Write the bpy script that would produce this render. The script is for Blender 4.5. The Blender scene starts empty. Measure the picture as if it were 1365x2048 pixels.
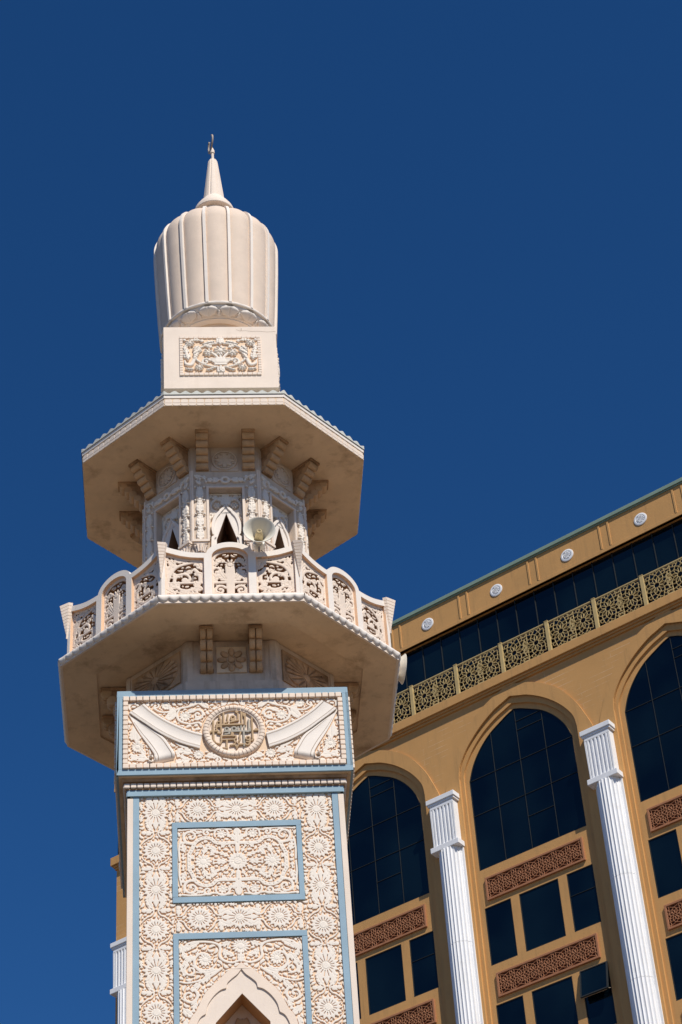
import bpy, bmesh, math, random
import numpy as np
from mathutils import Vector, Matrix
from mathutils.geometry import tessellate_polygon
random.seed(7); rng = np.random.default_rng(7)
S = bpy.context.scene
COL = S.collection
PI = math.pi; R = math.radians
T8 = math.tan(PI/8)

# ------------------------------------------------------------------ camera
F_PX, YAW, PITCH, ROLL = 4310.35, -0.0987016, 0.7041596, -0.0778833
cy, sy = math.cos(YAW), math.sin(YAW)
fw = Vector((-sy*math.cos(PITCH), cy*math.cos(PITCH), math.sin(PITCH)))
r0 = Vector((cy, sy, 0)); u0 = r0.cross(fw)
rt = math.cos(ROLL)*r0 + math.sin(ROLL)*u0
up = -math.sin(ROLL)*r0 + math.cos(ROLL)*u0
cd = bpy.data.cameras.new("Camera"); cam = bpy.data.objects.new("Camera", cd); COL.objects.link(cam)
cd.sensor_fit = 'VERTICAL'; cd.sensor_height = 36.0; cd.sensor_width = 24.0
cd.lens = F_PX/2048*36.0; cd.clip_start = 0.1; cd.clip_end = 5000
M = Matrix((rt, up, -fw)).transposed().to_4x4(); M.translation = (-0.736293, -26.829015, 1.6)
cam.matrix_world = M
S.camera = cam

# ------------------------------------------------------------------ light
SUN_AZ, SUN_EL = R(22), R(47)          # azimuth from -y towards +x
sv = Vector((math.sin(SUN_AZ)*math.cos(SUN_EL), -math.cos(SUN_AZ)*math.cos(SUN_EL), math.sin(SUN_EL)))
w = bpy.data.worlds.new("World"); S.world = w; w.use_nodes = True
nt = w.node_tree; bg = nt.nodes['Background']
sky = nt.nodes.new('ShaderNodeTexSky'); sky.sky_type = 'NISHITA'; sky.sun_disc = False
sky.sun_elevation = SUN_EL
sky.sun_rotation = math.atan2(sv.x, sv.y)
sky.altitude = 2000; sky.air_density = 1.0; sky.dust_density = 0.0; sky.ozone_density = 6.0
gm = nt.nodes.new('ShaderNodeHueSaturation'); gm.inputs['Saturation'].default_value = 1.215
gm.inputs['Hue'].default_value = 0.504; gm.inputs['Value'].default_value = 1.0
nt.links.new(sky.outputs[0], gm.inputs['Color']); nt.links.new(gm.outputs[0], bg.inputs['Color'])
bg.inputs['Strength'].default_value = 0.095
sl = bpy.data.lights.new("Sun", 'SUN'); sl.energy = 4.7; sl.angle = R(0.5); sl.color = (1.0, 0.94, 0.845)
so = bpy.data.objects.new("Sun", sl); COL.objects.link(so)
so.rotation_euler = (-sv).to_track_quat('-Z', 'Y').to_euler(); so.location = (20, -40, 60)
S.view_settings.view_transform = 'Standard'; S.view_settings.look = 'None'
S.view_settings.exposure = 0.0; S.view_settings.gamma = 1.0
S.render.engine = 'CYCLES'
S.cycles.max_bounces = 8; S.cycles.diffuse_bounces = 5

# ------------------------------------------------------------------ materials
def mat(name, col, rough=0.75, var=0.08, scale=2.5, bump=0.0, bscale=70.0, stain=None, spec=0.3, streak=None, brick=None):
    m = bpy.data.materials.new(name); m.use_nodes = True
    n = m.node_tree.nodes; L = m.node_tree.links; b = n['Principled BSDF']
    b.inputs['Roughness'].default_value = rough; b.inputs['Specular IOR Level'].default_value = spec
    geo = n.new('ShaderNodeNewGeometry')
    def noise(sc, det=5, rgh=0.6, stretch=None):
        t = n.new('ShaderNodeTexNoise'); t.inputs['Scale'].default_value = sc
        t.inputs['Detail'].default_value = det; t.inputs['Roughness'].default_value = rgh
        if stretch:
            mp = n.new('ShaderNodeMapping'); mp.inputs['Scale'].default_value = stretch
            L.new(geo.outputs['Position'], mp.inputs['Vector']); L.new(mp.outputs[0], t.inputs['Vector'])
        else: L.new(geo.outputs['Position'], t.inputs['Vector'])
        return t.outputs['Fac']
    def ramp(src, lo, hi):
        mr = n.new('ShaderNodeMapRange'); mr.inputs['From Min'].default_value = lo; mr.inputs['From Max'].default_value = hi
        L.new(src, mr.inputs['Value']); return mr.outputs['Result']
    def mix(fac, a, c):
        x = n.new('ShaderNodeMix'); x.data_type = 'RGBA'
        L.new(fac, x.inputs[0])
        for i, v in ((6, a), (7, c)):
            if isinstance(v, tuple): x.inputs[i].default_value = (*v, 1)
            else: L.new(v, x.inputs[i])
        return x.outputs[2]
    lo = tuple(max(0, c*(1-var)) for c in col); hi = tuple(min(1, c*(1+var)) for c in col)
    c = mix(ramp(noise(scale), .3, .7), lo, hi)
    if streak:   # colour, amount
        k = ramp(noise(3.0, 6, .65, (2.2, 2.2, .22)), .52, .80)
        mm = n.new('ShaderNodeMath'); mm.operation = 'MULTIPLY'; mm.inputs[1].default_value = streak[1]; L.new(k, mm.inputs[0])
        c = mix(mm.outputs[0], c, streak[0])
    if stain:    # colour, amount, scale, lo, hi
        k = ramp(noise(stain[2], 8, .68), stain[3], stain[4])
        mm = n.new('ShaderNodeMath'); mm.operation = 'MULTIPLY'; mm.inputs[1].default_value = stain[1]; L.new(k, mm.inputs[0])
        c = mix(mm.outputs[0], c, stain[0])
    if brick:
        tc = n.new('ShaderNodeTexCoord'); mp = n.new('ShaderNodeMapping'); mp.inputs['Rotation'].default_value = (R(90), 0, 0)
        L.new(tc.outputs['Object'], mp.inputs['Vector'])
        bt = n.new('ShaderNodeTexBrick'); bt.inputs['Scale'].default_value = 1.0
        bt.inputs['Brick Width'].default_value = 2.1; bt.inputs['Row Height'].default_value = .175
        bt.inputs['Mortar Size'].default_value = .006; bt.inputs['Mortar Smooth'].default_value = .1
        L.new(mp.outputs[0], bt.inputs['Vector'])
        k = ramp(noise(1.1, 6, .7), .47, .66)
        mm = n.new('ShaderNodeMath'); mm.operation = 'MULTIPLY'; L.new(k, mm.inputs[0]); L.new(bt.outputs['Fac'], mm.inputs[1])
        m2 = n.new('ShaderNodeMath'); m2.operation = 'MULTIPLY'; m2.inputs[1].default_value = .55; L.new(mm.outputs[0], m2.inputs[0])
        c = mix(m2.outputs[0], c, brick)
    L.new(c, b.inputs['Base Color'])
    if bump:
        bp = n.new('ShaderNodeBump'); bp.inputs['Strength'].default_value = bump; bp.inputs['Distance'].default_value = .01
        L.new(noise(bscale, 4), bp.inputs['Height']); L.new(bp.outputs[0], b.inputs['Normal'])
    return m
CREAM = mat('cream_plaster', (.775, .655, .55), var=.04, bump=.25, streak=((.62, .50, .40), .35), stain=((.60, .49, .39), .35, 1.6, .55, .8))
CARVE = mat('carved_white', (.80, .72, .63), var=.035, bump=.15, stain=((.70, .60, .50), .4, 3, .58, .85))
PEACH = mat('peach_ground', (.78, .58, .405), var=.05, bump=.15)
LATT = mat('lattice_plaster', (.77, .645, .535), var=.05, bump=.2, stain=((.62, .47, .35), .4, 4, .55, .8))
BLUE = mat('blue_paint', (.27, .385, .465), var=.06, bump=.15, stain=((.48, .55, .58), .35, 2.2, .6, .8))
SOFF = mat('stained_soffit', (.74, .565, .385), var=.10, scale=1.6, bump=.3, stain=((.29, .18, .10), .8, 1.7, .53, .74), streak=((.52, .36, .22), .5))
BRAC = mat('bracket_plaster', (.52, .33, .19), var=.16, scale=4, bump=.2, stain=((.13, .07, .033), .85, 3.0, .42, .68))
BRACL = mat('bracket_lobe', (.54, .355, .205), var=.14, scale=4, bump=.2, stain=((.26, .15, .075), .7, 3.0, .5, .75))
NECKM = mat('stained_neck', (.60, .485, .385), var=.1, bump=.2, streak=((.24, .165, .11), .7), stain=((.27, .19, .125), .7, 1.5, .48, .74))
DOMEM = mat('dome_render', (.71, .575, .465), var=.06, bump=.3, bscale=25, streak=((.58, .47, .38), .5), stain=((.60, .50, .41), .5, 1.2, .5, .75))
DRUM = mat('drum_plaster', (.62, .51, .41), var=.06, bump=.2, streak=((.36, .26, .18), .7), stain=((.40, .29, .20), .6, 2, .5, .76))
WHITE = mat('white_stucco', (.80, .725, .65), var=.04, bump=.2, stain=((.66, .58, .50), .4, 3, .58, .8))
REVEAL = mat('peach_reveal', (.74, .50, .33), var=.06, bump=.15)
PEACHL = mat('peach_moulding', (.80, .66, .54), var=.05, bump=.15)
HOLE = mat('brown_hole_wall', (.34, .20, .11), var=.12)  # darker brown for the side walls of the pierced balcony lattice
NICHE = mat('niche_ochre', (.52, .31, .155), var=.1, bump=.15)
DARK = mat('hollow_shade', (.24, .13, .07), var=.2, rough=.9)  # shade inside the drum openings, put into the colour
TILE = mat('roof_tile', (.60, .60, .55), var=.18, scale=5, bump=.3, stain=((.33, .34, .31), .7, 5, .5, .7))
GREYP = mat('grey_plinth', (.50, .46, .38), var=.08, bump=.2)
GOLDL = mat('ochre_lettering', (.45, .31, .18), var=.08, bump=.2)
GREYL = mat('grey_lettering', (.37, .335, .28), var=.08, bump=.2)
HORNW = mat('horn_enamel', (.76, .72, .62), rough=.4, var=.04, spec=.5)
HORNT = mat('horn_throat', (.50, .40, .23), rough=.5, var=.15, scale=12)
METAL = mat('weathered_metal', (.42, .35, .28), rough=.5, var=.2, scale=14)
OCHRE = mat('ochre_render', (.55, .297, .106), var=.06, scale=.7, bump=.35, bscale=30, stain=((.46, .26, .098), .5, .5, .5, .72), streak=((.34, .195, .08), .7))
OCHREB = mat('ochre_brick', (.55, .297, .106), var=.06, scale=.7, bump=.35, bscale=30, stain=((.46, .26, .098), .5, .5, .5, .72), brick=(.78, .66, .50), streak=((.42, .245, .098), .5))
GREENC = mat('green_coping', (.22, .30, .235), rough=.5, var=.08)
TERRA = mat('terracotta', (.37, .16, .078), var=.1, scale=6, bump=.2)
TERRAD = mat('dark_terracotta', (.10, .032, .014), var=.1)  # dark red background colour behind the terracotta lattice
RAILM = mat('khaki_metal', (.50, .37, .165), rough=.5, var=.1, scale=4)
WCOL = mat('white_column', (.80, .80, .81), rough=.6, var=.025, bump=.15, stain=((.60, .58, .55), .5, 3, .58, .8), streak=((.62, .60, .57), .5))
MULL = mat('mullion_metal', (.028, .032, .035), rough=.7, spec=.1, var=.1)
SAND = mat('sand_paving', (.135, .102, .068), var=.15, scale=.25, bump=.3, bscale=6)
GLASS = bpy.data.materials.new('dark_glass'); GLASS.use_nodes = True
g_ = GLASS.node_tree.nodes['Principled BSDF']
g_.inputs['Base Color'].default_value = (.0012, .0030, .0055, 1); g_.inputs['Roughness'].default_value = .03
g_.inputs['IOR'].default_value = 1.5; g_.inputs['Specular IOR Level'].default_value = .5
_n = GLASS.node_tree.nodes; _t = _n.new('ShaderNodeTexNoise'); _t.inputs['Scale'].default_value = .8
_g = _n.new('ShaderNodeNewGeometry'); _b = _n.new('ShaderNodeBump'); _b.inputs['Strength'].default_value = .12; _b.inputs['Distance'].default_value = .05
GLASS.node_tree.links.new(_g.outputs['Position'], _t.inputs['Vector']); GLASS.node_tree.links.new(_t.outputs['Fac'], _b.inputs['Height'])
GLASS.node_tree.links.new(_b.outputs[0], g_.inputs['Normal'])
_t2 = _n.new('ShaderNodeTexNoise'); _t2.inputs['Scale'].default_value = .45; _t2.inputs['Detail'].default_value = 2
_mx = _n.new('ShaderNodeMix'); _mx.data_type = 'RGBA'; _mx.inputs[6].default_value = (.0006, .0020, .0045, 1); _mx.inputs[7].default_value = (.0030, .0085, .0125, 1)
_mr = _n.new('ShaderNodeMapRange'); _mr.inputs['From Min'].default_value = .38; _mr.inputs['From Max'].default_value = .62
for a_, b_ in ((_g.outputs['Position'], _t2.inputs['Vector']), (_t2.outputs['Fac'], _mr.inputs['Value']), (_mr.outputs[0], _mx.inputs[0]), (_mx.outputs[2], g_.inputs['Base Color'])): GLASS.node_tree.links.new(a_, b_)

# ------------------------------------------------------------------ mesh helpers
class MB:
    def __init__(s): s.v = []; s.f = []
    def add(s, vs, fs):
        o = len(s.v); s.v += [tuple(map(float, p)) for p in vs]; s.f += [tuple(int(i)+o for i in f) for f in fs]; return s
    def box(s, x0, x1, y0, y1, z0, z1):
        return s.add([(x, y, z) for x in (x0, x1) for y in (y0, y1) for z in (z0, z1)],
                     [(0, 1, 3, 2), (4, 6, 7, 5), (0, 4, 5, 1), (2, 3, 7, 6), (0, 2, 6, 4), (1, 5, 7, 3)])
    def prism(s, poly, fn, c0, c1):     # poly of (a,b); fn(a,b,c)->xyz
        n = len(poly); vs = [fn(a, b, c0) for a, b in poly]+[fn(a, b, c1) for a, b in poly]
        s.add(vs, [tuple(range(n))[::-1], tuple(range(n, 2*n))]+[(i, (i+1) % n, n+(i+1) % n, n+i) for i in range(n)]); return s
    def grid(s, P):                     # P[i][j] -> xyz
        ni, nj = len(P), len(P[0])
        return s.add([p for row in P for p in row], [(i*nj+j, (i+1)*nj+j, (i+1)*nj+j+1, i*nj+j+1) for i in range(ni-1) for j in range(nj-1)])
    def lathe(s, prof, n=48, fn=None):  # prof [(r,z)]
        P = [[(r*math.cos(2*PI*k/n), r*math.sin(2*PI*k/n), z) for k in range(n+1)] for r, z in prof]
        if fn: P = [[fn(*p) for p in row] for row in P]
        return s.grid(P)
    def rings(s, rings, cap=True):      # list of closed rings of equal count
        n = len(rings[0]); o = [p for r_ in rings for p in r_]
        fs = [(i*n+k, i*n+(k+1) % n, (i+1)*n+(k+1) % n, (i+1)*n+k) for i in range(len(rings)-1) for k in range(n)]
        if cap: fs += [tuple(range(n))[::-1], tuple(range((len(rings)-1)*n, len(rings)*n))]
        return s.add(o, fs)
    def plate(s, loops, fn, c0, c1):    # polygon with holes, extruded c0..c1
        tri = tessellate_polygon([[Vector((a, b, 0)) for a, b in lp] for lp in loops])
        flat = [p for lp in loops for p in lp]; n = len(flat)
        vs = [fn(a, b, c0) for a, b in flat]+[fn(a, b, c1) for a, b in flat]
        fs = [tuple(t) for t in tri]+[tuple(i+n for i in t[::-1]) for t in tri]
        o = 0
        for lp in loops:
            m = len(lp); fs += [(o+i, o+(i+1) % m, n+o+(i+1) % m, n+o+i) for i in range(m)]; o += m
        return s.add(vs, fs)
    def tube(s, pts, r, n=8):
        rings = []
        for i, p in enumerate(pts):
            p = Vector(p); a = Vector(pts[max(0, i-1)]); b = Vector(pts[min(len(pts)-1, i+1)])
            q = (b-a).to_track_quat('Z', 'Y'); rr = r[i] if isinstance(r, (list, tuple)) else r
            rings.append([tuple(p+q @ Vector((rr*math.cos(2*PI*k/n), rr*math.sin(2*PI*k/n), 0))) for k in range(n)])
        return s.rings(rings)
    def build(s, name, m, parent=None, smooth=False, bevel=0.0, normals=True):
        me = bpy.data.meshes.new(name); me.from_pydata(s.v, [], s.f)
        if normals or bevel:
            bm = bmesh.new(); bm.from_mesh(me)
            if bevel:
                bmesh.ops.remove_doubles(bm, verts=bm.verts, dist=1e-5)
            bmesh.ops.recalc_face_normals(bm, faces=bm.faces); bm.to_mesh(me); bm.free()
        me.materials.append(m)
        o = bpy.data.objects.new(name, me); COL.objects.link(o); o.parent = parent
        if smooth:
            for p in me.polygons: p.use_smooth = True
            if smooth is not True: me.set_sharp_from_angle(angle=R(smooth))
        if bevel:
            b = o.modifiers.new('bevel', 'BEVEL'); b.width = bevel; b.segments = 2; b.limit_method = 'ANGLE'; b.angle_limit = R(40)
        return o
def empty(name, loc, rz=0.0, parent=None):
    o = bpy.data.objects.new(name, None); COL.objects.link(o); o.location = loc; o.rotation_euler = (0, 0, rz); o.parent = parent
    o.empty_display_size = .2; return o
def kids(o): return [c for c in bpy.data.objects if c.parent == o]
def copy_tree(o, parent):
    c = o.copy(); COL.objects.link(c); c.parent = parent
    for ch in kids(o): copy_tree(ch, c)
    return c
def spin(o, n, parent, step=None):      # copies round the tower axis
    out = [o]
    for k in range(1, n):
        c = copy_tree(o, parent); c.rotation_euler = (0, 0, (step or 2*PI/n)*k); out.append(c)
    return out
def cat(pts, k=5):                      # Catmull-Rom
    if len(pts) < 3: return [tuple(p) for p in pts]
    P = [np.array(p, float) for p in pts]; P = [2*P[0]-P[1]]+P+[2*P[-1]-P[-2]]; o = []
    for i in range(1, len(P)-2):
        for t in np.linspace(0, 1, k, endpoint=False):
            a, b, c, d = P[i-1:i+3]
            o.append(tuple(.5*((2*b)+(-a+c)*t+(2*a-5*b+4*c-d)*t*t+(-a+3*b-3*c+d)*t**3)))
    o.append(tuple(P[-2])); return o

# ------------------------------------------------------------------ carved relief (outline traced by marching squares into real geometry)
class Relief:
    def __init__(s, x0, x1, y0, y1, res):
        s.nx = int(round((x1-x0)/res))+1; s.ny = int(round((y1-y0)/res))+1
        s.x0, s.y0, s.res = x0, y0, res; s.x1, s.y1 = x1, y1
        s.X = x0+np.arange(s.nx)*res; s.Y = y0+np.arange(s.ny)*res
        s.D = np.full((s.ny, s.nx), .2); s.G = np.zeros((s.ny, s.nx)); s.H = np.zeros((s.ny, s.nx)); s.T = [(1, 0, 0, 1, 0, 0)]
    def _seg(s, p, q, ra, rb, mode, dep):
        pad = max(ra, rb)+(.05 if mode == 'D' else .012)
        i0 = max(0, int((min(p[0], q[0])-pad-s.x0)/s.res)); i1 = min(s.nx, int((max(p[0], q[0])+pad-s.x0)/s.res)+2)
        j0 = max(0, int((min(p[1], q[1])-pad-s.y0)/s.res)); j1 = min(s.ny, int((max(p[1], q[1])+pad-s.y0)/s.res)+2)
        if i0 >= i1 or j0 >= j1: return
        X = s.X[i0:i1][None, :]; Y = s.Y[j0:j1][:, None]
        dx, dy = q[0]-p[0], q[1]-p[1]; l2 = dx*dx+dy*dy+1e-12
        t = np.clip(((X-p[0])*dx+(Y-p[1])*dy)/l2, 0, 1)
        d = np.sqrt((X-p[0]-t*dx)**2+(Y-p[1]-t*dy)**2)-(ra+(rb-ra)*t)
        sl = (slice(j0, j1), slice(i0, i1))
        if mode == 'D': np.minimum(s.D[sl], d, out=s.D[sl])
        elif mode == 'C': np.maximum(s.D[sl], -d, out=s.D[sl])
        elif mode == 'H': s.H[sl] = np.maximum(s.H[sl], dep*np.sqrt(np.clip(-d/max(ra, rb, 1e-6), 0, 1)))
        else: s.G[sl] = np.maximum(s.G[sl], dep*np.clip(-d/max(s.res*.7, .3*max(ra, rb)), 0, 1))
    def line(s, pts, r, mode='D', dep=.6, k=4, smooth=True):
        pts = cat(pts, k) if smooth and len(pts) > 2 else [tuple(p) for p in pts]
        n = len(pts)
        if callable(r): rr = [r(i/(n-1)) for i in range(n)]
        elif isinstance(r, (list, tuple)): rr = list(np.interp(np.linspace(0, 1, n), np.linspace(0, 1, len(r)), r))
        else: rr = [r]*n
        for a, b, c, d, e, f in s.T:
            sc = math.sqrt(abs(a*d-b*c))
            Q = [(a*x+b*y+e, c*x+d*y+f) for x, y in pts]
            for i in range(n-1): s._seg(Q[i], Q[i+1], rr[i]*sc, rr[i+1]*sc, mode, dep)
    def disc(s, x, y, r, mode='D', dep=.6): s.line([(x, y), (x+1e-4, y)], r, mode, dep)
    def ring(s, x, y, r, w, mode='D', dep=.6, ry=None, a0=0, a1=2*PI, n=28):
        ry = ry or r
        s.line([(x+r*math.cos(a0+(a1-a0)*i/n), y+ry*math.sin(a0+(a1-a0)*i/n)) for i in range(n+1)], w, mode, dep, smooth=False)
    def petal(s, x, y, a, r_in, r_out, wd, tip=.25, lift=0):
        c, q = math.cos(a), math.sin(a)
        pts = [(x+c*(r_in+(r_out-r_in)*t), y+q*(r_in+(r_out-r_in)*t)) for t in (0, .25, .5, .75, 1)]
        s.line(pts, [wd*.55, wd*.85, wd, wd*.8, wd*tip], smooth=False)
        if lift: s.line(pts[1:], [wd*.6, wd*.7, wd*.5, wd*.2], 'H', lift, smooth=False)
    def flower(s, x, y, r, n=8, core=.3, length=None, gro=True, lift=0, ph=0.0):
        for i in range(n):
            a = ph+2*PI*i/n; L_ = length(a) if length else r
            s.petal(x, y, a, r*core, L_*.93, PI*r*.62/n, .22, lift)
            if gro:
                a2 = a+PI/n
                s.line([(x+r*core*1.15*math.cos(a2), y+r*core*1.15*math.sin(a2)), (x+r*.62*math.cos(a2), y+r*.62*math.sin(a2))], s.res*.75, 'G', .75, smooth=False)
        s.disc(x, y, r*core*1.25)
        if gro: s.ring(x, y, r*core*1.05, s.res*.7, 'G', .7, n=14)
        if lift: s.disc(x, y, r*core, 'H', lift)
    def leaf(s, x, y, a, L_, wd, curl=0.0, n=4, rib=True, lift=0):     # serrated acanthus leaf
        pts = []; px, py, aa = x, y, a
        N = 10
        for i in range(N+1):
            pts.append((px, py)); px += L_/N*math.cos(aa); py += L_/N*math.sin(aa); aa += curl/N
        s.line(pts, [wd*.20, wd*.30, wd*.28, wd*.20, wd*.05], smooth=False)
        for i in range(n):
            t = .12+.72*i/max(1, n-1); j = int(t*N); bx, by = pts[j]
            da = math.atan2(pts[min(N, j+1)][1]-pts[j][1], pts[min(N, j+1)][0]-pts[j][0])
            l2 = wd*(1.0-.55*abs(t-.35)-.3*t)
            for sg in (1, -1):
                e = da+sg*.95
                s.line([(bx, by), (bx+l2*.6*math.cos(e), by+l2*.6*math.sin(e)), (bx+l2*math.cos(e-sg*.3), by+l2*math.sin(e-sg*.3))], [wd*.17, wd*.19, wd*.06], k=2)
        if rib: s.line(pts[1:-2], s.res*.6, 'G', .6, smooth=False)
        if lift: s.line(pts, [wd*.2, wd*.3, wd*.28, wd*.2, wd*.05], 'H', lift, smooth=False)
        return pts[-1]
    def scroll(s, x, y, r, a0, turns, w0, w1, lob=0, leafw=0.0):       # spiral ending at (x,y)
        n = int(14*abs(turns))+6; pts = []
        for i in range(n+1):
            t = i/n; rr = r*(1-t)**.8+w1*.9*t; a = a0+turns*2*PI*t
            pts.append((x+rr*math.cos(a), y+rr*math.sin(a)))
        s.line(pts, [w0, w1], smooth=False); s.disc(*pts[-1], w1*1.7)
        for i in range(lob):
            t = (i+.6)/(lob+.6)*.62; j = int(t*n); p = pts[j]
            a = a0+turns*2*PI*t; d = 1 if turns > 0 else -1
            e = a+d*.9
            s.leaf(p[0], p[1], e, leafw, leafw*.45, d*.9, 2, rib=False)
    def fill(s, mask, gap, wmin, wmax, limit=900, asp=4.2, seed=1):
        # grows small curled leaves into whatever ground is still empty, largest gap first
        rg = np.random.default_rng(seed); jit = 1+.25*rg.random(s.D.shape)
        mask = mask.copy()
        for _ in range(limit):
            A = np.where(mask, np.minimum(s.D, wmax+gap)*jit, -1); k = int(A.argmax()); j, i = divmod(k, s.nx)
            d = s.D[j, i]
            if A[j, i] < wmin+gap or d < wmin+gap: break
            wd = min(wmax, d-gap); x, y = s.X[i], s.Y[j]; best = None
            for a in np.linspace(0, 2*PI, 12, endpoint=False)+rg.random()*.5:
                for cv in (-1.7, 1.7):
                    px, py, aa, ok, n = x, y, a, 0, 7
                    st = wd*asp/n
                    for q in range(n):
                        px += st*math.cos(aa); py += st*math.sin(aa); aa += cv/n
                        ii = int(round((px-s.x0)/s.res)); jj = int(round((py-s.y0)/s.res))
                        if not (0 <= ii < s.nx and 0 <= jj < s.ny) or s.D[jj, ii] < gap+wd*(.75-.6*q/n): break
                        ok += 1
                    if best is None or ok+rg.random()*.3 > best[0]: best = (ok+rg.random()*.3, a, cv, ok)
            _, a, cv, ok = best
            if ok < 3: mask[max(0, j-1):j+2, max(0, i-1):i+2] = False; continue
            n = ok; st = wd*asp/7; pts = [(x, y)]; px, py, aa = x, y, a
            for q in range(n): px += st*math.cos(aa); py += st*math.sin(aa); aa += cv/7; pts.append((px, py))
            # placed in world coordinates of the first transform (identity) and mirrored by the others
            s.line(pts, [wd*.55, wd, wd*.85, wd*.5, wd*.08], smooth=False)
            mask[max(0, j-1):j+2, max(0, i-1):i+2] = False
    def mesh(s, name, m, fn, depth, parent=None, base=0.0, bw=None, back=False, lo=.5, wall=None):
        """fn(x,y,w)->xyz ; raised top follows the outline, walls drop to base"""
        D = np.clip(s.D, -.2, .2); D[np.abs(D) < 1e-5] = 1e-5
        D[0, :] = np.abs(D[0, :]); D[-1, :] = np.abs(D[-1, :]); D[:, 0] = np.abs(D[:, 0]); D[:, -1] = np.abs(D[:, -1])
        D[D == 0] = 1e-5
        bw = bw or 2.5*s.res
        t = np.clip(-D/bw, 0, 1); Z = depth*(lo+(1-lo)*np.sqrt(1-(1-t)**2))*(1-.75*s.G)+s.H
        ins = D < 0; vid = -np.ones(D.shape, int); jj, ii = np.nonzero(ins); vid[jj, ii] = np.arange(len(jj))
        V = [fn(s.X[i], s.Y[j], Z[j, i]) for j, i in zip(jj, ii)]; Fc = []; B2 = []
        full = ins[:-1, :-1] & ins[1:, :-1] & ins[:-1, 1:] & ins[1:, 1:]
        for j, i in zip(*np.nonzero(full)): Fc.append((vid[j, i], vid[j, i+1], vid[j+1, i+1], vid[j+1, i]))
        anyi = (ins[:-1, :-1] | ins[1:, :-1] | ins[:-1, 1:] | ins[1:, 1:]) & ~full
        edge = {}; walls = {}
        def ev(p, q):
            k = (p, q) if p < q else (q, p)
            if k not in edge:
                a, b = D[k[0]], D[k[1]]; t_ = a/(a-b); t_ = min(max(t_, .02), .98)
                xx = s.X[k[0][1]]+(s.X[k[1][1]]-s.X[k[0][1]])*t_; yy = s.Y[k[0][0]]+(s.Y[k[1][0]]-s.Y[k[0][0]])*t_
                edge[k] = (len(V), xx, yy); V.append(fn(xx, yy, depth*lo))
            return edge[k]
        wl = []
        for j, i in zip(*np.nonzero(anyi)):
            cs = [(j, i), (j, i+1), (j+1, i+1), (j+1, i)]; poly = []; cr = []
            for a in range(4):
                p, q = cs[a], cs[(a+1) % 4]
                if ins[p]: poly.append(vid[p])
                if ins[p] != ins[q]:
                    e = ev(p, q); poly.append(e[0]); cr.append((e, ins[p]))
            if len(cr) == 2:
                Fc.append(tuple(poly)); wl.append((cr[0][0], cr[1][0]) if cr[0][1] else (cr[1][0], cr[0][0]))
            else:       # saddle: cut into two corners
                for a in range(4):
                    if ins[cs[a]]:
                        e1 = ev(cs[a-1], cs[a]); e2 = ev(cs[a], cs[(a+1) % 4])
                        Fc.append((e1[0], vid[cs[a]], e2[0])); wl.append((e2, e1))
        wv = {}
        def wvt(e):
            if e[0] not in wv:
                wv[e[0]] = len(V); V.append(fn(e[1], e[2], depth*lo)); V.append(fn(e[1], e[2], base))
            return wv[e[0]]
        nf = len(Fc)
        if back:
            o = len(V); vals = list(V); Fb = []
            rev = {}
            for f in Fc:
                g = []
                for k in f[::-1]:
                    if k not in rev: rev[k] = None
                    g.append(k)
                Fb.append(g)
            inv = {e[0]: e for e in edge.values()}; pos = {}
            for n_, (j, i) in enumerate(zip(jj, ii)): pos[n_] = (s.X[i], s.Y[j])
            for k in rev:
                xx, yy = pos[k] if k in pos else inv[k][1:]
                rev[k] = len(V); V.append(fn(xx, yy, base))
            Fc += [tuple(rev[k] for k in g) for g in Fb]
        for a, b in wl:
            ia, ib = wvt(a), wvt(b); Fc.append((ib, ia, ia+1, ib+1))
        me = bpy.data.meshes.new(name); me.from_pydata([tuple(map(float, p)) for p in V], [], [tuple(map(int, f)) for f in Fc])
        me.polygons.foreach_set('use_smooth', [True]*nf+[False]*(len(Fc)-nf))
        me.materials.append(m)
        if wall:
            me.materials.append(wall); me.polygons.foreach_set('material_index', [0]*nf+[1]*(len(Fc)-nf))
        o = bpy.data.objects.new(name, me); COL.objects.link(o); o.parent = parent
        return o
MX = [(1, 0, 0, 1, 0, 0), (-1, 0, 0, 1, 0, 0)]
def quad(cx, cy_): return [(sx, 0, 0, sy_, cx, cy_) for sx in (1, -1) for sy_ in (1, -1)]

# ================================================================== ground
g = MB(); g.add([(-900, -900, 0), (900, -900, 0), (900, 900, 0), (-900, 900, 0)], [(0, 1, 2, 3)])
go = g.build('ground', SAND); go['kind'] = 'structure'; go['label'] = 'pale sand coloured paved ground below the tower'

# ================================================================== minaret
TW = empty('minaret', (0, 0, 0))
TW['label'] = 'cream carved minaret with ribbed dome, octagonal canopy and balcony above a square shaft'
TW['category'] = 'minaret'
def FR(ap): return lambda u, z, w_: (u, -(ap+w_), z)      # front face frame
def octz(ap, z): 
    c, q = ap, ap*T8
    return [(-q, -c, z), (q, -c, z), (c, -q, z), (c, q, z), (q, c, z), (-q, c, z), (-c, q, z), (-c, -q, z)]
def octprism(mb, *lv): return mb.rings([octz(a, z) for a, z in lv])
def sqz(h, z): return [(-h, -h, z), (h, -h, z), (h, h, z), (-h, h, z)]

# ---- shaft body
HS = 1.5
b = MB(); b.rings([sqz(1.15, 0), sqz(1.15, 18.36)]); b.build('shaft', PEACH, TW)
b = MB()
for sx in (-1, 1):
    for sq in (-1, 1): b.box(min(sx*1.42, sx*1.5), max(sx*1.42, sx*1.5), min(sq*1.42, sq*1.5), max(sq*1.42, sq*1.5), 0, 18.06)
b.build('corner_post', CREAM, TW, bevel=.006)
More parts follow.
